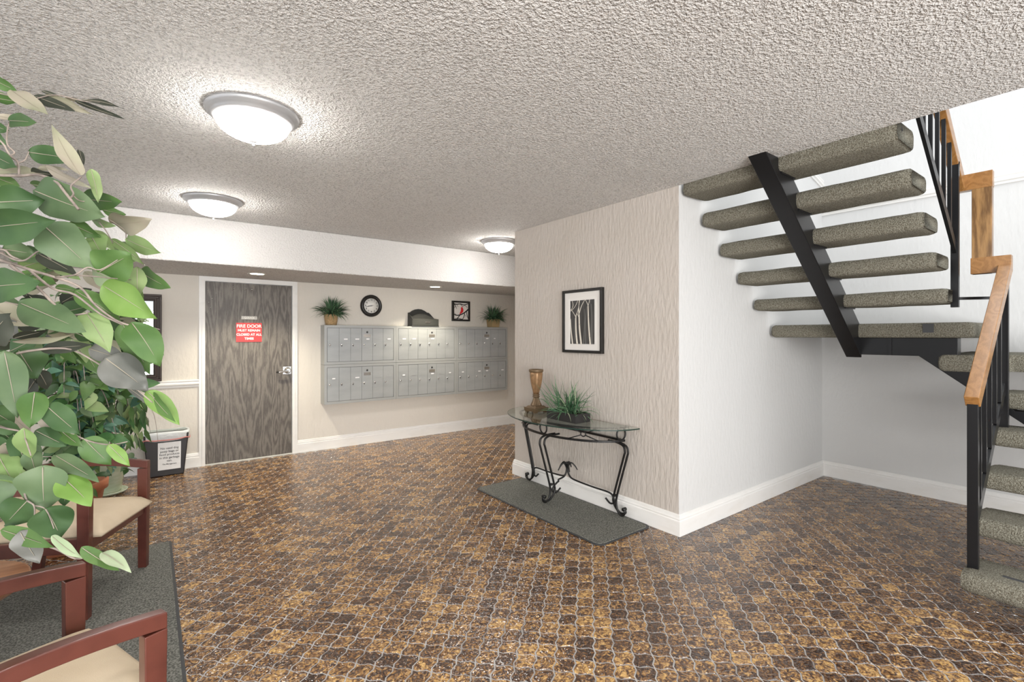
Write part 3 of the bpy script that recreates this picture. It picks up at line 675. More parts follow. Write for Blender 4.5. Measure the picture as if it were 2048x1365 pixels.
def bt(pts, w0, w1, m, lay):
    b = MB(); pp = bez([(0, a, c) for a, c in pts], 5); n = len(pp); vs = []
    for i, p in enumerate(pp):
        ww = (w0 + (w1 - w0) * i / (n - 1)); y = PY1 - (PY1 - PY0) * min(max(p.y, .0), 1); z = PZ0 + (PZ1 - PZ0) * min(max(p.z, 0), 1)
        for s1 in (-1, 1): vs.append((WX - .0196 - lay, min(max(y + s1 * ww, PY0), PY1), z))
    vs += [(v[0] + .0015, v[1], v[2]) for v in vs]; k = 2 * n
    b.add(vs, [(2 * i, 2 * i + 2, 2 * i + 3, 2 * i + 1) for i in range(n - 1)] + [(2 * i, k + 2 * i, k + 2 * i + 2, 2 * i + 2) for i in range(n - 1)] + [(2 * i + 1, 2 * i + 3, k + 2 * i + 3, k + 2 * i + 1) for i in range(n - 1)])
    return b
b1, b2 = MB(), MB()
def mrg(B, s): B.add(s.v, s.f)
for pts, w0, w1 in (([(.10, 0), (.03, .35), (.01, .6)], .008, .003), ([(.30, 0), (.25, .3), (.24, .6), (.26, .68)], .010, .004), ([(.24, .62), (.14, .72), (.04, .80), (.02, .78)], .003, .002), ([(.26, .68), (.33, .78), (.38, 1)], .003, .002),
                    ([(.47, 0), (.40, .35), (.38, .65), (.36, .85), (.40, 1)], .010, .004), ([(.38, .68), (.46, .84), (.58, .97), (.66, 1)], .004, .002), ([(.02, .76), (.20, .86), (.33, 1)], .003, .002), ([(.84, 0), (.78, .4), (.755, .75), (.75, .88)], .009, .004), ([(.75, .87), (.70, .94), (.64, 1)], .003, .002), ([(.75, .87), (.80, .95), (.80, 1)], .003, .002), ([(.05, .8), (.12, .9), (.08, 1)], .003, .0015), ([(.30, .70), (.36, .62)], .0025, .002)):
    mrg(b1, bt(pts, w0, w1, 'birch', .001))
for pts, w0, w1 in (([(.56, 0), (.61, .5), (.60, .8)], .006, .002), ([(.66, 0), (.64, .5), (.70, .85)], .006, .002), ([(.90, 0), (.90, .5), (.88, .9)], .008, .003), ([(.20, .1), (.19, .6)], .005, .003)):
    mrg(b2, bt(pts, w0, w1, 'birch_faint', .0003))
b2.build('faint_trunks', 'birch_faint', pr); b1.build('birch_trunks', 'birch', pr)

# ------------------------------------------------------------------ mats
def rr_mat(name, label, x0, x1, y0, y1, r):
    pts = []
    for cx, cy, a0 in ((x1 - r, y1 - r, 0), (x0 + r, y1 - r, 90), (x0 + r, y0 + r, 180), (x1 - r, y0 + r, 270)):
        for k in range(7): a = R(a0 + 15 * k); pts.append((cx + r * math.cos(a), cy + r * math.sin(a)))
    t = thing(name, label, 'mat', ((x0 + x1) / 2, (y0 + y1) / 2, 0))
    MB().prism([(x, y, .0012) for x, y in pts], (0, 0, .005)).build('rubber_edge', 'mat_edge', t)
    cx, cy = (x0 + x1) / 2, (y0 + y1) / 2; f1 = 1 - .028 / (x1 - x0); f2 = 1 - .028 / (y1 - y0)
    MB().prism([(cx + (x - cx) * f1, cy + (y - cy) * f2, .004) for x, y in pts], (0, 0, .006)).build('pile', 'mat_grey', t, bevel=.002)
rr_mat('floor_mat', 'grey rubber backed floor mat under the glass console table', 2.43, 3.0, 2.24, 3.80, .06)
rr_mat('floor_mat', 'large dark grey mat under the wooden armchairs', -1.25, .125, 1.15, 4.10, .03)

# ------------------------------------------------------------------ console table
ct = thing('console_table', 'half-moon glass console table on scrolled black iron legs', 'table', (2.85, 3.07, .010))
cyy = 3.07; GX = 3.0
def half(a, b_, n=40): return [(GX - b_ * math.sin(math.pi * k / n), cyy + a * math.cos(math.pi * k / n)) for k in range(n + 1)]
MB().prism([(x, y, .712) for x, y in half(.715, .50)], (0, 0, .010)).build('glass_top', 'glass', ct)
p_ = half(.7165, .5015); q_ = half(.713, .498); n_ = len(p_)
MB().add([(x, y, .7125) for x, y in p_] + [(x, y, .7215) for x, y in p_] + [(x, y, .7125) for x, y in q_] + [(x, y, .7215) for x, y in q_],
    [f for i in range(n_ - 1) for f in ((i + 1, i, n_ + i, n_ + i + 1), (2 * n_ + i, 2 * n_ + i + 1, 3 * n_ + i + 1, 3 * n_ + i), (n_ + i, n_ + i + 1, 3 * n_ + i + 1, 3 * n_ + i)[::-1], (i, i + 1, 2 * n_ + i + 1, 2 * n_ + i)[::-1])]).build('polished_edge', 'glass_edge', ct)
ba, bb = .575, .36
def band(z, a, b_, h, t_):
    p = half(a, b_, 36); q = half(a - t_, b_ - t_, 36); b = MB(); n = len(p)
    vs = [(x, y, z) for x, y in p] + [(x, y, z + h) for x, y in p] + [(x, y, z) for x, y in q] + [(x, y, z + h) for x, y in q]
    fs = []
    for i in range(n - 1): fs += [(i, i + 1, n + i + 1, n + i), (2 * n + i + 1, 2 * n + i, 3 * n + i, 3 * n + i + 1), (n + i, n + i + 1, 3 * n + i + 1, 3 * n + i), (i + 1, i, 2 * n + i, 2 * n + i + 1)]
    b.add(vs, fs)
    if z < .65: b.box(GX - t_, GX, cyy - a, cyy + a, z, z + h)
    return b
band(.595, ba, bb, .016, .016).build('lower_band', 'iron', ct)
band(.700, ba + .03, bb + .03, .010, .016).build('upper_band', 'iron', ct)
def ell(k): t = math.pi * k; return Vector((GX - (bb - .005) * math.sin(t), cyy + (ba - .005) * math.cos(t), 0)), Vector((-(bb) * math.cos(t), -(ba) * math.sin(t), 0)).normalized()
for k in (.035, .5, .965):
    c, tg = ell(k); b = MB(); b.tube([c + tg * .043 * math.cos(a_ * math.pi / 10) + UP * (.656 + .046 * math.sin(a_ * math.pi / 10)) for a_ in range(20)], .0065, 8, closed=True); b.build('ring', 'iron', ct)
for k in (.27, .73):
    c, tg = ell(k); b = MB(); b.tube([c + tg * .020 * math.cos(a_ * math.pi / 8) + UP * (.656 + .020 * math.sin(a_ * math.pi / 8)) for a_ in range(16)], .005, 6, closed=True)
    for sx in (-1, 1):
        for sz in (-1, 1): b.tube([c + tg * sx * .018 + UP * (.656 + sz * .010), c + tg * sx * .12 + UP * (.656 + sz * .045)], .0045, 6)
    b.build('cross_brace', 'iron', ct)
LEGP = [(.475, .592), (.57, .590), (.630, .572), (.645, .53), (.635, .49), (.585, .33), (.535, .165), (.527, .11), (.540, .055), (.570, .026), (.600, .032), (.612, .058), (.600, .085)]
def leg(o, dv, off, sc_=1):
    dv = Vector(dv); lt = b = None; lt = Vector((-dv.y, dv.x, 0))
    L1 = MB()
    for sh_, dz in ((0, 0), (-.040, 0)):
        pts = []
        for i, (s, z) in enumerate(LEGP):
            ss = s + (sh_ if i < 8 else sh_ * max(0, (10 - i)) / 3.0) ; zz = z - (.0 if sh_ == 0 else (.006 if i < 4 else 0)) + (.010 if sh_ and 8 <= i <= 10 else 0)
            pts.append(Vector((o[0], o[1], 0)) + dv * (ss - off) + lt * (.006 if sh_ else -.006) + UP * (zz + .0))
        L1.tube(bez(pts, 4), .0088, 8)
    for z in (.165,):
        p0 = Vector((o[0], o[1], 0)) + dv * (.520 - off) + UP * z; L1.lathe(p0, [(.013, -.008), (.015, 0), (.013, .008)], 10)
    e_ = Vector((o[0], o[1], 0)) + dv * (.603 - off) + UP * .078
    L1.tube([e_ - lt * .016, e_ + lt * .016], .014, 10)
    return L1.build('leg', 'iron', ct)
leg((GX - .045, cyy), (0, -1, 0), 0); leg((GX - .045, cyy), (0, 1, 0), 0); leg((GX, cyy), (-1, 0, 0), .255)
cen = Vector((2.90, 3.05, 0))
for q, (ex, ey) in enumerate(((GX - .045, cyy - .515), (GX - .045, cyy + .515), (GX - .265, cyy))):
    e_ = Vector((ex, ey, 0)); dv = (e_ - cen); ln = dv.length; dv.normalize()
    pts = [cen + dv * .03 + UP * .325, cen + dv * .012 + UP * .300, cen + dv * .006 + UP * .265, cen + dv * .03 + UP * .215, cen + dv * .09 + UP * .195, cen + dv * (ln * .55) + UP * .180, cen + dv * (ln - .06) + UP * .172, cen + dv * (ln - .02) + UP * .140, e_ + UP * .105 - dv * .012, cen + dv * (ln - .05) + UP * .088, cen + dv * (ln - .095) + UP * .120]
    MB().tube(bez(pts, 5), .0075, 8).build('stretcher', 'iron', ct)
for k in range(5):
    a = k * 2 * math.pi / 5 + .4; dv = Vector((math.cos(a), math.sin(a), 0))
    MB().tube(bez([cen + UP * .300, cen + dv * .035 + UP * .328, cen + dv * .070 + UP * .300, cen + dv * .088 + UP * .270], 4), .0075, 8, r2=.005).build('finial_leaf', 'iron', ct)
MB().lathe(cen + UP * .318, [(.004, -.02), (.016, -.008), (.018, .004), (.010, .016), (.002, .020)], 14).build('finial', 'iron', ct)

# lamp on the table
TZ = .722
lx, ly = 2.875, 3.44
lp = thing('table_lamp', 'antique gold urn shaped uplight lamp on the left of the glass table', 'lamp', (lx, ly, TZ))
b = MB(); b.hexa(frust(lx, ly, TZ + .012, TZ + .045, .078, .078, .082, .082)); b.hexa(frust(lx, ly, TZ + .045, TZ + .060, .070, .070, .052, .052))
for sx in (-1, 1):
    for sy in (-1, 1): b.hexa(frust(lx + sx * .058, ly + sy * .058, TZ, TZ + .013, .014, .014, .018, .018))
b.build('base', 'lamp_dark', lp, bevel=.002)
def fluted(c, prof, nf, dep, n=48):
    b = MB(); m = len(prof)
    for r, h in prof:
        for k in range(n):
            a = 2 * math.pi * k / n; rr = r * (1 - dep * (.5 - .5 * math.cos(nf * a))); b.v.append((c[0] + rr * math.cos(a), c[1] + rr * math.sin(a), c[2] + h))
    for i in range(m - 1):
        for k in range(n): b.f.append((i * n + k, i * n + (k + 1) % n, (i + 1) * n + (k + 1) % n, (i + 1) * n + k))
    b.f += [tuple(range(n - 1, -1, -1)), tuple((m - 1) * n + k for k in range(n))]; b.mi = [0] * len(b.f); b.sm = [True] * len(b.f); return b
fluted((lx, ly, TZ), [(.056, .058), (.050, .072), (.036, .100), (.028, .128), (.026, .138)], 14, .22, 84).build('stem', 'lamp_dark', lp)
MB().lathe((lx, ly, TZ), [(.028, .136), (.034, .140), (.034, .146), (.027, .150), (.027, .154), (.034, .158), (.033, .164), (.028, .168)], 24).build('collar', 'lamp_dark', lp)
fluted((lx, ly, TZ), [(.027, .166), (.034, .195), (.044, .230), (.053, .270), (.060, .315), (.063, .350), (.063, .375)], 6, .10, 60).build('urn', 'lamp_gold', lp)
MB().lathe((lx, ly, TZ), [(.064, .372), (.068, .374), (.069, .388), (.066, .396), (.058, .396), (.056, .380)], 32).build('top_rim', 'lamp_dark', lp)

# planter on the table
pb = thing('grass_planter', 'low black rectangular planter of spiky grass on the glass table', 'plant', (2.82, 2.955, TZ))
b = MB(); ring_y = (2.78, 3.13); X0, X1 = 2.735, 2.905
b.box(X0, X1, *ring_y, TZ, TZ + .01); b.box(X0, X1, 2.78, 2.79, TZ + .01, TZ + .072); b.box(X0, X1, 3.12, 3.13, TZ + .01, TZ + .072); b.box(X0, X0 + .01, 2.79, 3.12, TZ + .01, TZ + .072); b.box(X1 - .01, X1, 2.79, 3.12, TZ + .01, TZ + .072)
b.build('planter_box', 'planter_black', pb)
MB().box(X0 + .01, X1 - .01, 2.79, 3.12, TZ + .01, TZ + .060).build('soil', 'soil', pb)
rg = random.Random(12)
for k in range(165):
    y = rg.gauss(2.95, .065); y = min(max(y, 2.80), 3.11); x = rg.uniform(X0 + .03, X1 - .02)
    a = rg.uniform(0, 2 * math.pi); e = rg.uniform(.12, 1.35); lat = Vector((math.cos(a), math.sin(a) + (y - 2.95) * 5, 0)).normalized()
    ln = rg.uniform(.17, .33) if e > .5 else rg.uniform(.16, .27)
    b = MB(); random.seed(k); dvec = Vector((lat.x * math.cos(e) * (.45 if lat.x > 0 else 1), lat.y * math.cos(e), math.sin(e)))
    blade(b, (x, y, TZ + .058), dvec, ln, rg.uniform(.2, 1.5), .0085 if k % 3 else .012, 7)
    b.build('grass_blade', 'leaf_grass' if k % 5 else 'leaf_pale' if k % 10 == 0 else 'leaf_grassd', pb)

# ------------------------------------------------------------------ armchairs
def chair(label, loc, rot):                          # local: front = +X, width along Y, front posts at x=0
    t = thing('armchair', label, 'chair', (0, 0, 0), 'wooden armchairs with cream seats')
    W2 = .262; HA = .655
    for s in (-1, 1):
        y0, y1 = sorted((s * W2, s * (W2 + .038)))
        MB().hexa([(-.052, y0, 0.0), (-.008, y0, 0.0), (-.008, y1, 0.0), (-.052, y1, 0.0), (-.055, y0, HA - .048), (0, y0, HA - .048), (0, y1, HA - .048), (-.055, y1, HA - .048)]).build('front_leg', 'cherry', t, bevel=.003)
        arm = []; n = 12
        for k in range(n + 1):
            q = k / n; arm.append((-.60 * q, HA + .030 * math.sin(math.pi * min(q * 1.0, 1)) - .004 + .0))
        low = [(x, z - .045) for x, z in arm]
        MB().prism([(x, y0, z) for x, z in arm] + [(x, y0, z) for x, z in reversed(low)], (0, y1 - y0, 0)).build('arm', 'cherry', t, bevel=.004)
        MB().hexa([(-.60, y0, 0), (-.555, y0, 0), (-.555, y1, 0), (-.60, y1, 0), (-.555, y0, .42), (-.50, y0, .42), (-.50, y1, .42), (-.555, y1, .42)]).build('back_leg', 'cherry', t, bevel=.003)
        MB().hexa([(-.556, y0, .419), (-.499, y0, .419), (-.499, y1, .419), (-.556, y1, .419), (-.66, y0, .86), (-.62, y0, .86), (-.62, y1, .86), (-.66, y1, .86)]).build('back_post', 'cherry', t, bevel=.003)
        MB().box(-.52, -.05, y0 + .006, y1 - .006, .335, .405).build('side_rail', 'cherry', t, bevel=.003)
    MB().box(-.045, -.015, -W2, W2, .335, .400).build('front_rail', 'cherry', t, bevel=.003)
    MB().box(-.55, -.52, -W2, W2, .335, .405).build('back_rail', 'cherry', t, bevel=.003)
    b = MB(); nx, ny = 14, 12; tp = []
    for i in range(nx + 1):
        for j in range(ny + 1):
            u_, v_ = i / nx, j / ny; x = -.545 + .575 * u_; y = -.256 + .512 * v_
            ex = min(u_, 1 - u_, v_ * .9, (1 - v_) * .9); z = .418 + .055 * (1 - math.exp(-ex * 14)) + .010 * math.sin(math.pi * u_) * math.sin(math.pi * v_) - (.012 * max(0, (u_ - .85) / .15) ** 2)
            tp.append((x, y, z))
    m_ = ny + 1; k0 = len(tp); vs = tp + [(x, y, .396) for x, y, z in tp]
    fs = [(i * m_ + j, (i + 1) * m_ + j, (i + 1) * m_ + j + 1, i * m_ + j + 1) for i in range(nx) for j in range(ny)]
    per = [(i, 0) for i in range(nx)] + [(nx, j) for j in range(ny)] + [(i, ny) for i in range(nx, 0, -1)] + [(0, j) for j in range(ny, 0, -1)]
    idx = [i * m_ + j for i, j in per]
    fs += [(idx[k], k0 + idx[k], k0 + idx[(k + 1) % len(idx)], idx[(k + 1) % len(idx)]) for k in range(len(idx))]
    fs = [tuple(f) for f in fs]; fs.append(tuple(k0 + q for q in reversed(idx)))
    b.add(vs, fs, True); b.build('seat', 'seat', t, bevel=0)
    MB().hexa([(-.545, -.255, .47), (-.50, -.255, .47), (-.50, .255, .47), (-.545, .255, .47), (-.655, -.255, .885), (-.610, -.255, .885), (-.610, .255, .885), (-.655, .255, .885)]).build('backrest', 'seat', t, bevel=.018, seg=4)
    t.location = loc; t.rotation_euler = (0, 0, rot); return t
chair('cream seated cherry wood armchair beside the potted ficus, farther of the two', (-.115, 3.462, .010), R(-24.2))
chair('cream seated cherry wood armchair nearest the camera at the bottom left', (-.070, 1.925, .010), R(22))

tb = thing('side_table', 'low round brown wooden side table between the armchairs', 'table', (-.66, 2.78, .01))
MB().lathe((-.66, 2.78, 0), [(.20, .395), (.245, .415), (.268, .440), (.270, .452), (.262, .456), (.02, .456)], 48).build('table_top', 'table_wood', tb)
MB().lathe((-.66, 2.78, 0), [(.17, .010), (.165, .03), (.05, .05), (.04, .35), (.12, .396)], 24).build('pedestal', 'cherry', tb)

# ------------------------------------------------------------------ leaves and plants
def leaf_mesh(b, base, tip, wd, nrm=None, cup=.18, bend=.12, rows=7, wav=0., rib=False, seed=0, shape=0):
    rr = random.Random(seed); base, tip = Vector(base), Vector(tip); ax = tip - base; ln = ax.length; a = ax / ln
    if nrm is None: nrm = (Vector((0, 0, CH)) - base)
    nrm = Vector(nrm); nrm = (nrm - a * nrm.dot(a)).normalized(); sd = a.cross(nrm)
    prof = [(0, .03), (.04, .42), (.12, .78), (.25, 1.0), (.42, 1.0), (.58, .86), (.73, .62), (.87, .31), (1, .0)] if rows > 7 else [(0, .04), (.10, .66), (.28, 1), (.5, .95), (.72, .62), (.88, .28), (1, 0)]
    if shape == 1: prof = [(0, .04), (.12, .5), (.32, 1), (.55, .85), (.78, .42), (1, 0)]
    cols = [-1, -.5, 0, .5, 1] if rib else [-1, 0, 1]
    vs = []; ph = rr.uniform(0, 6)
    for t, w_ in prof:
        for c in cols:
            hw = wd * .5 * w_
            z = cup * hw * (c * c) + bend * ln * math.sin(math.pi * t) * .5 + (wav * wd * math.sin(t * 9 + ph + c) * abs(c) * .5)
            vs.append(base + a * (ln * t) + sd * (hw * c * (1 + (.08 * math.sin(t * 14 + ph) if wav else 0))) + nrm * z)
    m_ = len(cols)
    b.add(vs, [(i * m_ + j, i * m_ + j + 1, (i + 1) * m_ + j + 1, (i + 1) * m_ + j) for i in range(len(prof) - 1) for j in range(m_ - 1)], True)
    if rib:
        mm = b.m; b.m = 1; cpt = [base + a * (ln * t) + nrm * (bend * ln * math.sin(math.pi * t) * .5 + .0012) for t in (0, .2, .4, .6, .78)]
        b.tube(cpt, wd * .014 + .0006, 5, r2=.0005); b.m = mm

# near plant : leaves measured in the picture (base u,v, tip u,v, width px, tone, depth, roll)
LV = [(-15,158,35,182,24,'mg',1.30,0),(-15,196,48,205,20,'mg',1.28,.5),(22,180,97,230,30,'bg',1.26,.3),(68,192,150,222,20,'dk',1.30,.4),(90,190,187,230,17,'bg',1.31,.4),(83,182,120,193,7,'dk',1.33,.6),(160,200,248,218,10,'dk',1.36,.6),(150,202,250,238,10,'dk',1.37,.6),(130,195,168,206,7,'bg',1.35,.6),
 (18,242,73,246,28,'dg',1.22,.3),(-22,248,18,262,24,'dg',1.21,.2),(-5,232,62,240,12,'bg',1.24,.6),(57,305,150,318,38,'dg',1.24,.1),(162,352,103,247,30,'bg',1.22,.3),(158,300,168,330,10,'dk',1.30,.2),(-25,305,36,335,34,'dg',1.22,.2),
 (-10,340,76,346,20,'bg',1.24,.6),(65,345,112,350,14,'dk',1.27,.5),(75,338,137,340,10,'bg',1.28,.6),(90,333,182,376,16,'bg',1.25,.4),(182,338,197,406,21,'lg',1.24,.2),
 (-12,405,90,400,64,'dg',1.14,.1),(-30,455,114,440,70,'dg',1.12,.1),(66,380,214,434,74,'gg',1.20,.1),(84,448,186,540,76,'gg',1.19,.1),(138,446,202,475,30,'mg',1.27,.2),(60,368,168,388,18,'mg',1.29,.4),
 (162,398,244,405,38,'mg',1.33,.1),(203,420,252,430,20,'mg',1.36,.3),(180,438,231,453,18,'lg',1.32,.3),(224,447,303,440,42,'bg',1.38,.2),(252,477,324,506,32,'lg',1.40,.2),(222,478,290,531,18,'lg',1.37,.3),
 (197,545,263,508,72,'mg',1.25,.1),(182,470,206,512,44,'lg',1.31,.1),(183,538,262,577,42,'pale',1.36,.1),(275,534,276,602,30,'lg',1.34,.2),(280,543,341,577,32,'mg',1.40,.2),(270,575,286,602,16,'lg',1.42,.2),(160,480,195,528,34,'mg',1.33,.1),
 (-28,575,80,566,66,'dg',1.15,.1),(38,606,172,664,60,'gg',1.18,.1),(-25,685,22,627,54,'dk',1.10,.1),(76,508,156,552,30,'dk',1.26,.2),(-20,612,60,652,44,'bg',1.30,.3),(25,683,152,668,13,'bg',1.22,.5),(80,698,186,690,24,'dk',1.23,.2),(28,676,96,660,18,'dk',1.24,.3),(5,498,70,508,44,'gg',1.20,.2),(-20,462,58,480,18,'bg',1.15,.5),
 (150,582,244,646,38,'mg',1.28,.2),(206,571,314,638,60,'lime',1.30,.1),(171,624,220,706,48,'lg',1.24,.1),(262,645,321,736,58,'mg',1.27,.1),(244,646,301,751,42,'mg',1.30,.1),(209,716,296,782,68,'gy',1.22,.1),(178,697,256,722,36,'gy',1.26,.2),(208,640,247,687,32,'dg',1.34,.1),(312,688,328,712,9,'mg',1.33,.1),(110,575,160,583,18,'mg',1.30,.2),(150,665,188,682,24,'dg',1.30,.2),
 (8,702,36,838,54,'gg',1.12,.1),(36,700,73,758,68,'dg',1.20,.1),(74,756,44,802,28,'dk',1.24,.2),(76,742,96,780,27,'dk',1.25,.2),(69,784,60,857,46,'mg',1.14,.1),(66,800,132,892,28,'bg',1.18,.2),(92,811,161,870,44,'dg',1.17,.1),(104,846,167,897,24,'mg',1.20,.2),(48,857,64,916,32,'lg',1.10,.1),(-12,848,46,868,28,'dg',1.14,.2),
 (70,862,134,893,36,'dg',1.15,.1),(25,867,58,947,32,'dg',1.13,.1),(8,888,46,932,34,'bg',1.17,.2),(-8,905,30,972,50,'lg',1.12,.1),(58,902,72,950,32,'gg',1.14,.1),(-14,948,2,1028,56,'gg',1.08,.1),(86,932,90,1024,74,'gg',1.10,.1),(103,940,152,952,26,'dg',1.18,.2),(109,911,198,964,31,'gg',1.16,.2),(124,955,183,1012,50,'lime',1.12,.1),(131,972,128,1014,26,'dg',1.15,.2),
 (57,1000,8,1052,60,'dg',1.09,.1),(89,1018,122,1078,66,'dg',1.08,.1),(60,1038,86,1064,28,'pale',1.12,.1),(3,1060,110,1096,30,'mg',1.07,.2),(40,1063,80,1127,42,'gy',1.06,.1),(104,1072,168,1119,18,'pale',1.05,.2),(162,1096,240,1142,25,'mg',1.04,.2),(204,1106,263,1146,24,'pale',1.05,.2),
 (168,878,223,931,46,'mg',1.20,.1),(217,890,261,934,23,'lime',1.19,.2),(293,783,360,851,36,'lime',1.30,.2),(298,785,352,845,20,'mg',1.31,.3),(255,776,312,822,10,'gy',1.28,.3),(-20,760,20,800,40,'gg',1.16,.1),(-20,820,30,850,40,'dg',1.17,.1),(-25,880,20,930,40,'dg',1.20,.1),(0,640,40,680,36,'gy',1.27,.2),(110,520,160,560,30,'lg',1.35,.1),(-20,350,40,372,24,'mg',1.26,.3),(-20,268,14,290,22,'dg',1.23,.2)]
rx_ = random.Random(41)
for k in range(75):
    v = rx_.uniform(445, 690) if k % 3 else rx_.uniform(690, 940); u = rx_.uniform(-30, 215 if v < 690 else 30)
    an = rx_.uniform(-.5, 1.2); ln_ = rx_.uniform(55, 90)
    LV.append((u, v, u + ln_ * math.cos(an), v + ln_ * math.sin(an), rx_.uniform(22, 38), rx_.choice(('dg', 'dg', 'dk', 'mg', 'gg', 'bg', 'lg')), rx_.uniform(1.38, 1.6), .4))
PX, PYY = -1.05, 2.35
fg = thing('foliage_plant', 'large leaved artificial tree whose branches sweep in from the left edge', 'plant', (PX, PYY, 0))
MB().lathe((PX, PYY, 0), [(.13, .011), (.17, .30), (.185, .31), (.185, .34), (.165, .34), (.155, .30)], 28).build('pot', 'terracotta', fg)
MB().lathe((PX, PYY, 0), [(.150, .29), (.02, .305)], 20).build('soil', 'soil', fg)
MB().tube(bez([(PX, PYY, .28), (PX + .03, PYY - .02, .8), (PX - .02, PYY + .03, 1.3), (PX + .02, PYY, 1.95)], 5), .028, 10, r2=.012).build('trunk', 'bark', fg)
MB().tube(bez([(PX + .02, PYY + .03, .28), (PX - .03, PYY + .02, .8), (PX + .03, PYY - .03, 1.3), (PX - .02, PYY, 1.8)], 5), .022, 10, r2=.010).build('trunk', 'bark', fg)
rl_ = random.Random(5)
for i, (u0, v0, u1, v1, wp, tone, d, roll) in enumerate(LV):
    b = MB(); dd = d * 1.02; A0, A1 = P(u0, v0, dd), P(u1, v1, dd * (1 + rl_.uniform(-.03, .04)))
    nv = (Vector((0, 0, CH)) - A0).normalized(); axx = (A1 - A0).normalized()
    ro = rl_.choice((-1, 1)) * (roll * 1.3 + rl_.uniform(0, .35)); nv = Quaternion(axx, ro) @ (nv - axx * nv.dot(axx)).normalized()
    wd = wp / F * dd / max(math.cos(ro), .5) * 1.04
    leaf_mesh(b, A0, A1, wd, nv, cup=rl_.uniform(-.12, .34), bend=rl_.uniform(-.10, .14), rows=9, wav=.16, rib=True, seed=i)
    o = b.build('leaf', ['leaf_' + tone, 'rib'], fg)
    s_ = o.modifiers.new('s', 'SUBSURF'); s_.levels = 1; s_.render_levels = 1
BR = [([(-30,352,1.2),(0,351,1.22),(40,352,1.22),(75,350,1.21),(110,362,1.19),(130,385,1.18),(157,419,1.17)],5.5,4.5),([(38,351,1.22),(36,325,1.22),(20,312,1.22),(8,290,1.21),(-6,276,1.21)],4,3),([(36,326,1.22),(50,320,1.23),(58,303,1.235)],3,2),([(20,312,1.22),(29,305,1.22),(15,290,1.22),(14,268,1.21),(18,246,1.22)],3,2.4),
 ([(139,398,1.18),(147,388,1.17),(142,372,1.17),(163,354,1.20)],3.6,2.4),([(145,390,1.18),(160,402,1.20),(184,403,1.24)],2.4,1.6),([(-20,182,1.28),(30,194,1.28),(60,200,1.29),(110,190,1.31),(165,202,1.35),(200,205,1.37)],2.6,1.6),
 ([(-25,512,1.2),(0,520,1.2),(60,540,1.2),(110,555,1.21),(160,575,1.23),(190,610,1.25),(230,640,1.26),(262,652,1.27)],6,3.5),([(20,530,1.19),(70,570,1.2),(110,610,1.2),(140,630,1.2),(176,626,1.21)],6,3),([(60,541,1.2),(105,577,1.2),(150,590,1.22),(200,628,1.24),(245,650,1.27)],5,3),
 ([(110,555,1.21),(150,550,1.2),(175,535,1.2),(200,540,1.22),(235,520,1.23)],3.6,1.8),([(150,551,1.21),(185,553,1.22),(215,556,1.25),(262,560,1.32)],3,1.6),([(-25,735,1.2),(0,712,1.2),(30,708,1.2),(60,702,1.2),(110,697,1.22),(150,702,1.24),(200,730,1.26),(255,765,1.27),(305,806,1.28)],6,2.2),([(-20,595,1.19),(0,602,1.19),(38,610,1.19)],3,2),
 ([(-30,1062,1.1),(10,1066,1.08),(45,1078,1.07),(110,1098,1.06),(150,1118,1.05),(185,1112,1.045)],5,2),([(-25,850,1.14),(20,859,1.12),(45,868,1.11),(62,912,1.095)],4,1.8),([(25,955,1.12),(45,975,1.1),(53,1000,1.09),(68,1012,1.09),(69,1035,1.09)],4,2),([(70,1012,1.09),(92,1020,1.08),(108,1058,1.07)],2.2,1.6),
 ([(90,812,1.18),(120,850,1.19),(165,878,1.2),(215,890,1.2),(255,884,1.22)],4,1.8),([(198,445,1.3),(212,462,1.31),(226,487,1.34)],2.6,1.8),([(218,440,1.33),(232,448,1.35),(250,462,1.37),(252,477,1.38)],2.4,1.8),([(0,505,1.2),(30,520,1.19),(52,520,1.2),(80,502,1.22),(103,520,1.23)],4,2.5),([(-20,500,1.19),(8,500,1.19),(22,512,1.19),(45,522,1.2)],4,3),([(260,652,1.29),(300,655,1.33),(320,660,1.35)],3.5,2),([(85,914,1.14),(110,914,1.16)],1.4,1.2),([(40,948,1.1),(60,960,1.1),(85,948,1.1)],1.6,1.2)]
for pts, r0, r1 in BR:
    MB().tube(bez([P(u, v, d * 1.02) for u, v, d in pts], 4), r0 / F * 1.2 * .55, 7, r2=r1 / F * 1.2 * .55).build('branch', 'twig', fg)
for (u, v, d, z) in ((-30, 352, 1.2, 1.6), (-25, 512, 1.2, 1.4), (-25, 735, 1.2, 1.1), (-30, 1062, 1.1, .75), (-20, 182, 1.28, 1.8), (-25, 850, 1.14, .95)):
    e_ = P(u, v, d * 1.02); MB().tube(bez([(PX, PYY, z), Vector((PX, PYY, z)).lerp(e_, .5) + Vector((0, 0, .06)), e_], 5), .008, 7, r2=.004).build('branch', 'twig', fg)

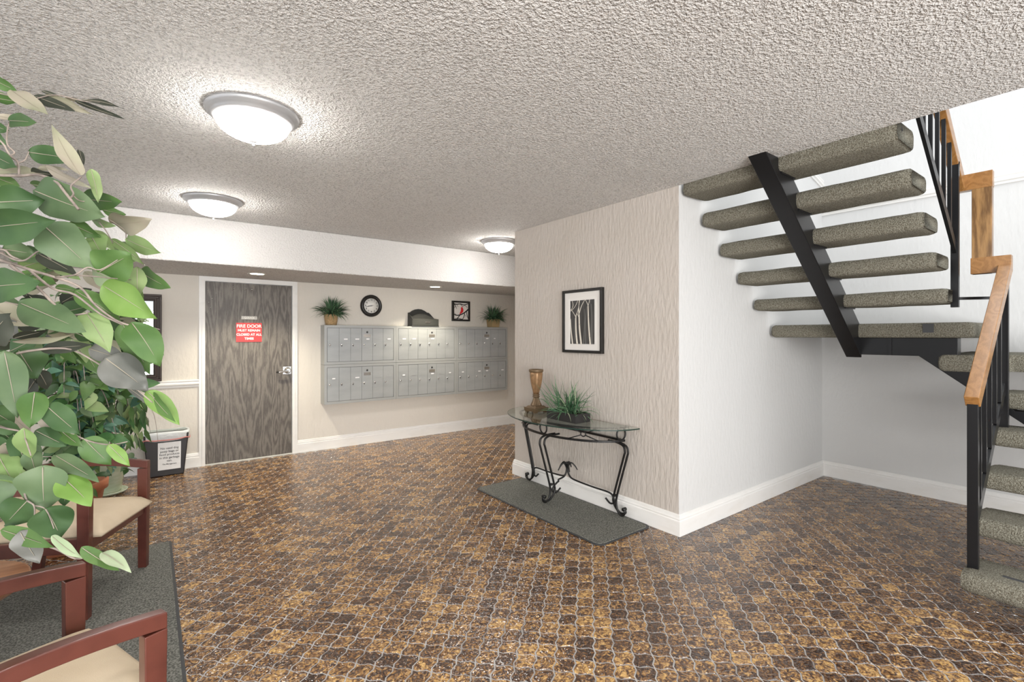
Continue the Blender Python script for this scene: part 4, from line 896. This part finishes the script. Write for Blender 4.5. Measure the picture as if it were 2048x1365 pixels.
# potted ficus behind the armchair
fx_, fy_ = -.45, 4.38
fc = thing('potted_ficus', 'bushy ficus tree with twisted trunks in a terracotta pot behind the armchair', 'plant', (fx_, fy_, 0))
MB().lathe((fx_, fy_, 0), [(.14, 0.001), (.175, .20), (.205, .38), (.225, .385), (.228, .44), (.205, .445), (.195, .38)], 32).build('pot', 'terracotta', fc)
MB().lathe((fx_, fy_, 0), [(.19, .37), (.02, .385)], 20).build('soil', 'soil', fc)
for ph in (0, math.pi):
    pts = [(fx_ + .030 * math.cos(ph + k * .8), fy_ + .030 * math.sin(ph + k * .8), .37 + k * .115) for k in range(12)]
    MB().tube(bez(pts, 3), .022, 9, r2=.012).build('trunk', 'bark', fc)
rf = random.Random(9)
nodes = []
for k in range(30):
    a = rf.uniform(0, 2 * math.pi); z0 = rf.uniform(.68, 1.55); ln = rf.uniform(.28, .52); p0 = Vector((fx_, fy_, z0)); dv = Vector((math.cos(a), math.sin(a), 0))
    if k % 3: dv = (RT * rf.uniform(.4, 1) - FW * rf.uniform(-.2, .8)).normalized()
    pts = [p0, p0 + dv * ln * .4 + UP * .10, p0 + dv * ln * .75 + UP * .06, p0 + dv * ln + UP * rf.uniform(-.25, -.05)]
    bz = bez(pts, 5); MB().tube(bz, .006, 5, r2=.002).build('branch', 'twig', fc); nodes.append(bz)
for k in range(300):
    bz = rf.choice(nodes); q = bz[rf.randint(3, len(bz) - 1)]; q = q + Vector((rf.uniform(-.05, .05), rf.uniform(-.05, .05), rf.uniform(-.08, .06)))
    a = rf.uniform(0, 2 * math.pi); dv = Vector((math.cos(a), math.sin(a), rf.uniform(-1.3, .1))).normalized(); ln = rf.uniform(.10, .15)
    b = MB(); leaf_mesh(b, q, q + dv * ln, ln * .52, (Vector((0, 0, CH + 1)) - q) + Vector((rf.uniform(-2, 2), rf.uniform(-2, 2), rf.uniform(-1, 2))), cup=.3, bend=.15, seed=k)
    b.build('leaf', 'leaf_' + rf.choice(('teal', 'fg', 'teal', 'dg', 'mg', 'gg', 'lg')), fc)

b = MB()
for k in range(520):
    bz = rf.choice(nodes); q = bz[rf.randint(2, len(bz) - 1)]; q = q + Vector((rf.uniform(-.09, .09), rf.uniform(-.09, .09), rf.uniform(-.12, .10)))
    a = rf.uniform(0, 2 * math.pi); dv = Vector((math.cos(a), math.sin(a), rf.uniform(-1.3, .1))).normalized(); ln = rf.uniform(.07, .11); b.m = rf.randint(0, 4)
    leaf_mesh(b, q, q + dv * ln, ln * .5, (rf.uniform(-1, 1), rf.uniform(-2, 1), 1.2), cup=.3, bend=.15, seed=k)
b.build('leaf_mass', ['leaf_teal', 'leaf_fg', 'leaf_dg', 'leaf_gg', 'leaf_mg'], fc, kind='stuff')

# weeping plant in the pale green pot
wx, wy = -.31, 5.70
wp_ = thing('weeping_plant', 'plant with long drooping leaves in a ribbed pale green pot', 'plant', (wx, wy, 0))
prof = [(.105, .012)]
for k in range(9): prof += [(.108 + .0045 * k, .03 + k * .027), (.113 + .0045 * k, .04 + k * .027)]
prof += [(.150, .275), (.152, .30), (.140, .30), (.135, .27)]
MB().lathe((wx, wy, 0), prof, 36).build('pot', 'green_pot', wp_)
MB().lathe((wx, wy, 0), [(.13, .001), (.155, .018), (.158, .028), (.145, .028), (.13, .014)], 36).build('saucer', 'green_pot', wp_)
MB().lathe((wx, wy, 0), [(.134, .265), (.02, .275)], 20).build('soil', 'soil', wp_)
for dx in (-.02, .02): MB().tube(bez([(wx + dx, wy, .26), (wx + dx * 2, wy + .01, .6), (wx - dx, wy, .95), (wx + dx * 2, wy, 1.25)], 4), .010, 7, r2=.005).build('stem', 'bark', wp_)
nodes = []
for k in range(22):
    a = rf.uniform(-1.6, 1.0) ; z0 = rf.uniform(.55, 1.15); p0 = Vector((wx, wy, z0)); dv = Vector((math.cos(a), -abs(math.sin(a)), 0)); ln = rf.uniform(.20, .42)
    if k % 3 == 0: dv.x *= -1
    bz = bez([p0, p0 + dv * ln * .5 + UP * .08, p0 + dv * ln + UP * rf.uniform(-.15, .0), p0 + dv * (ln + .05) + UP * rf.uniform(-.35, -.15)], 5)
    MB().tube(bz, .004, 5, r2=.0015).build('branch', 'twig', wp_); nodes.append(bz)
for k in range(270):
    bz = rf.choice(nodes); q = bz[rf.randint(4, len(bz) - 1)] + Vector((rf.uniform(-.03, .03), rf.uniform(-.03, .03), rf.uniform(-.04, .02)))
    if q.y > 6.08 or q.x > -.03: continue
    a = rf.uniform(0, 2 * math.pi); dv = Vector((math.cos(a) * .45, math.sin(a) * .45, -1)).normalized(); ln = rf.uniform(.11, .18)
    b = MB(); leaf_mesh(b, q, q + dv * ln, ln * .30, (rf.uniform(-1, 1), -1.5, .3), cup=.3, bend=rf.uniform(-.2, .4), seed=k, shape=1)
    b.build('leaf', 'leaf_' + rf.choice(('fg', 'gg', 'mg', 'dg', 'lg')), wp_)
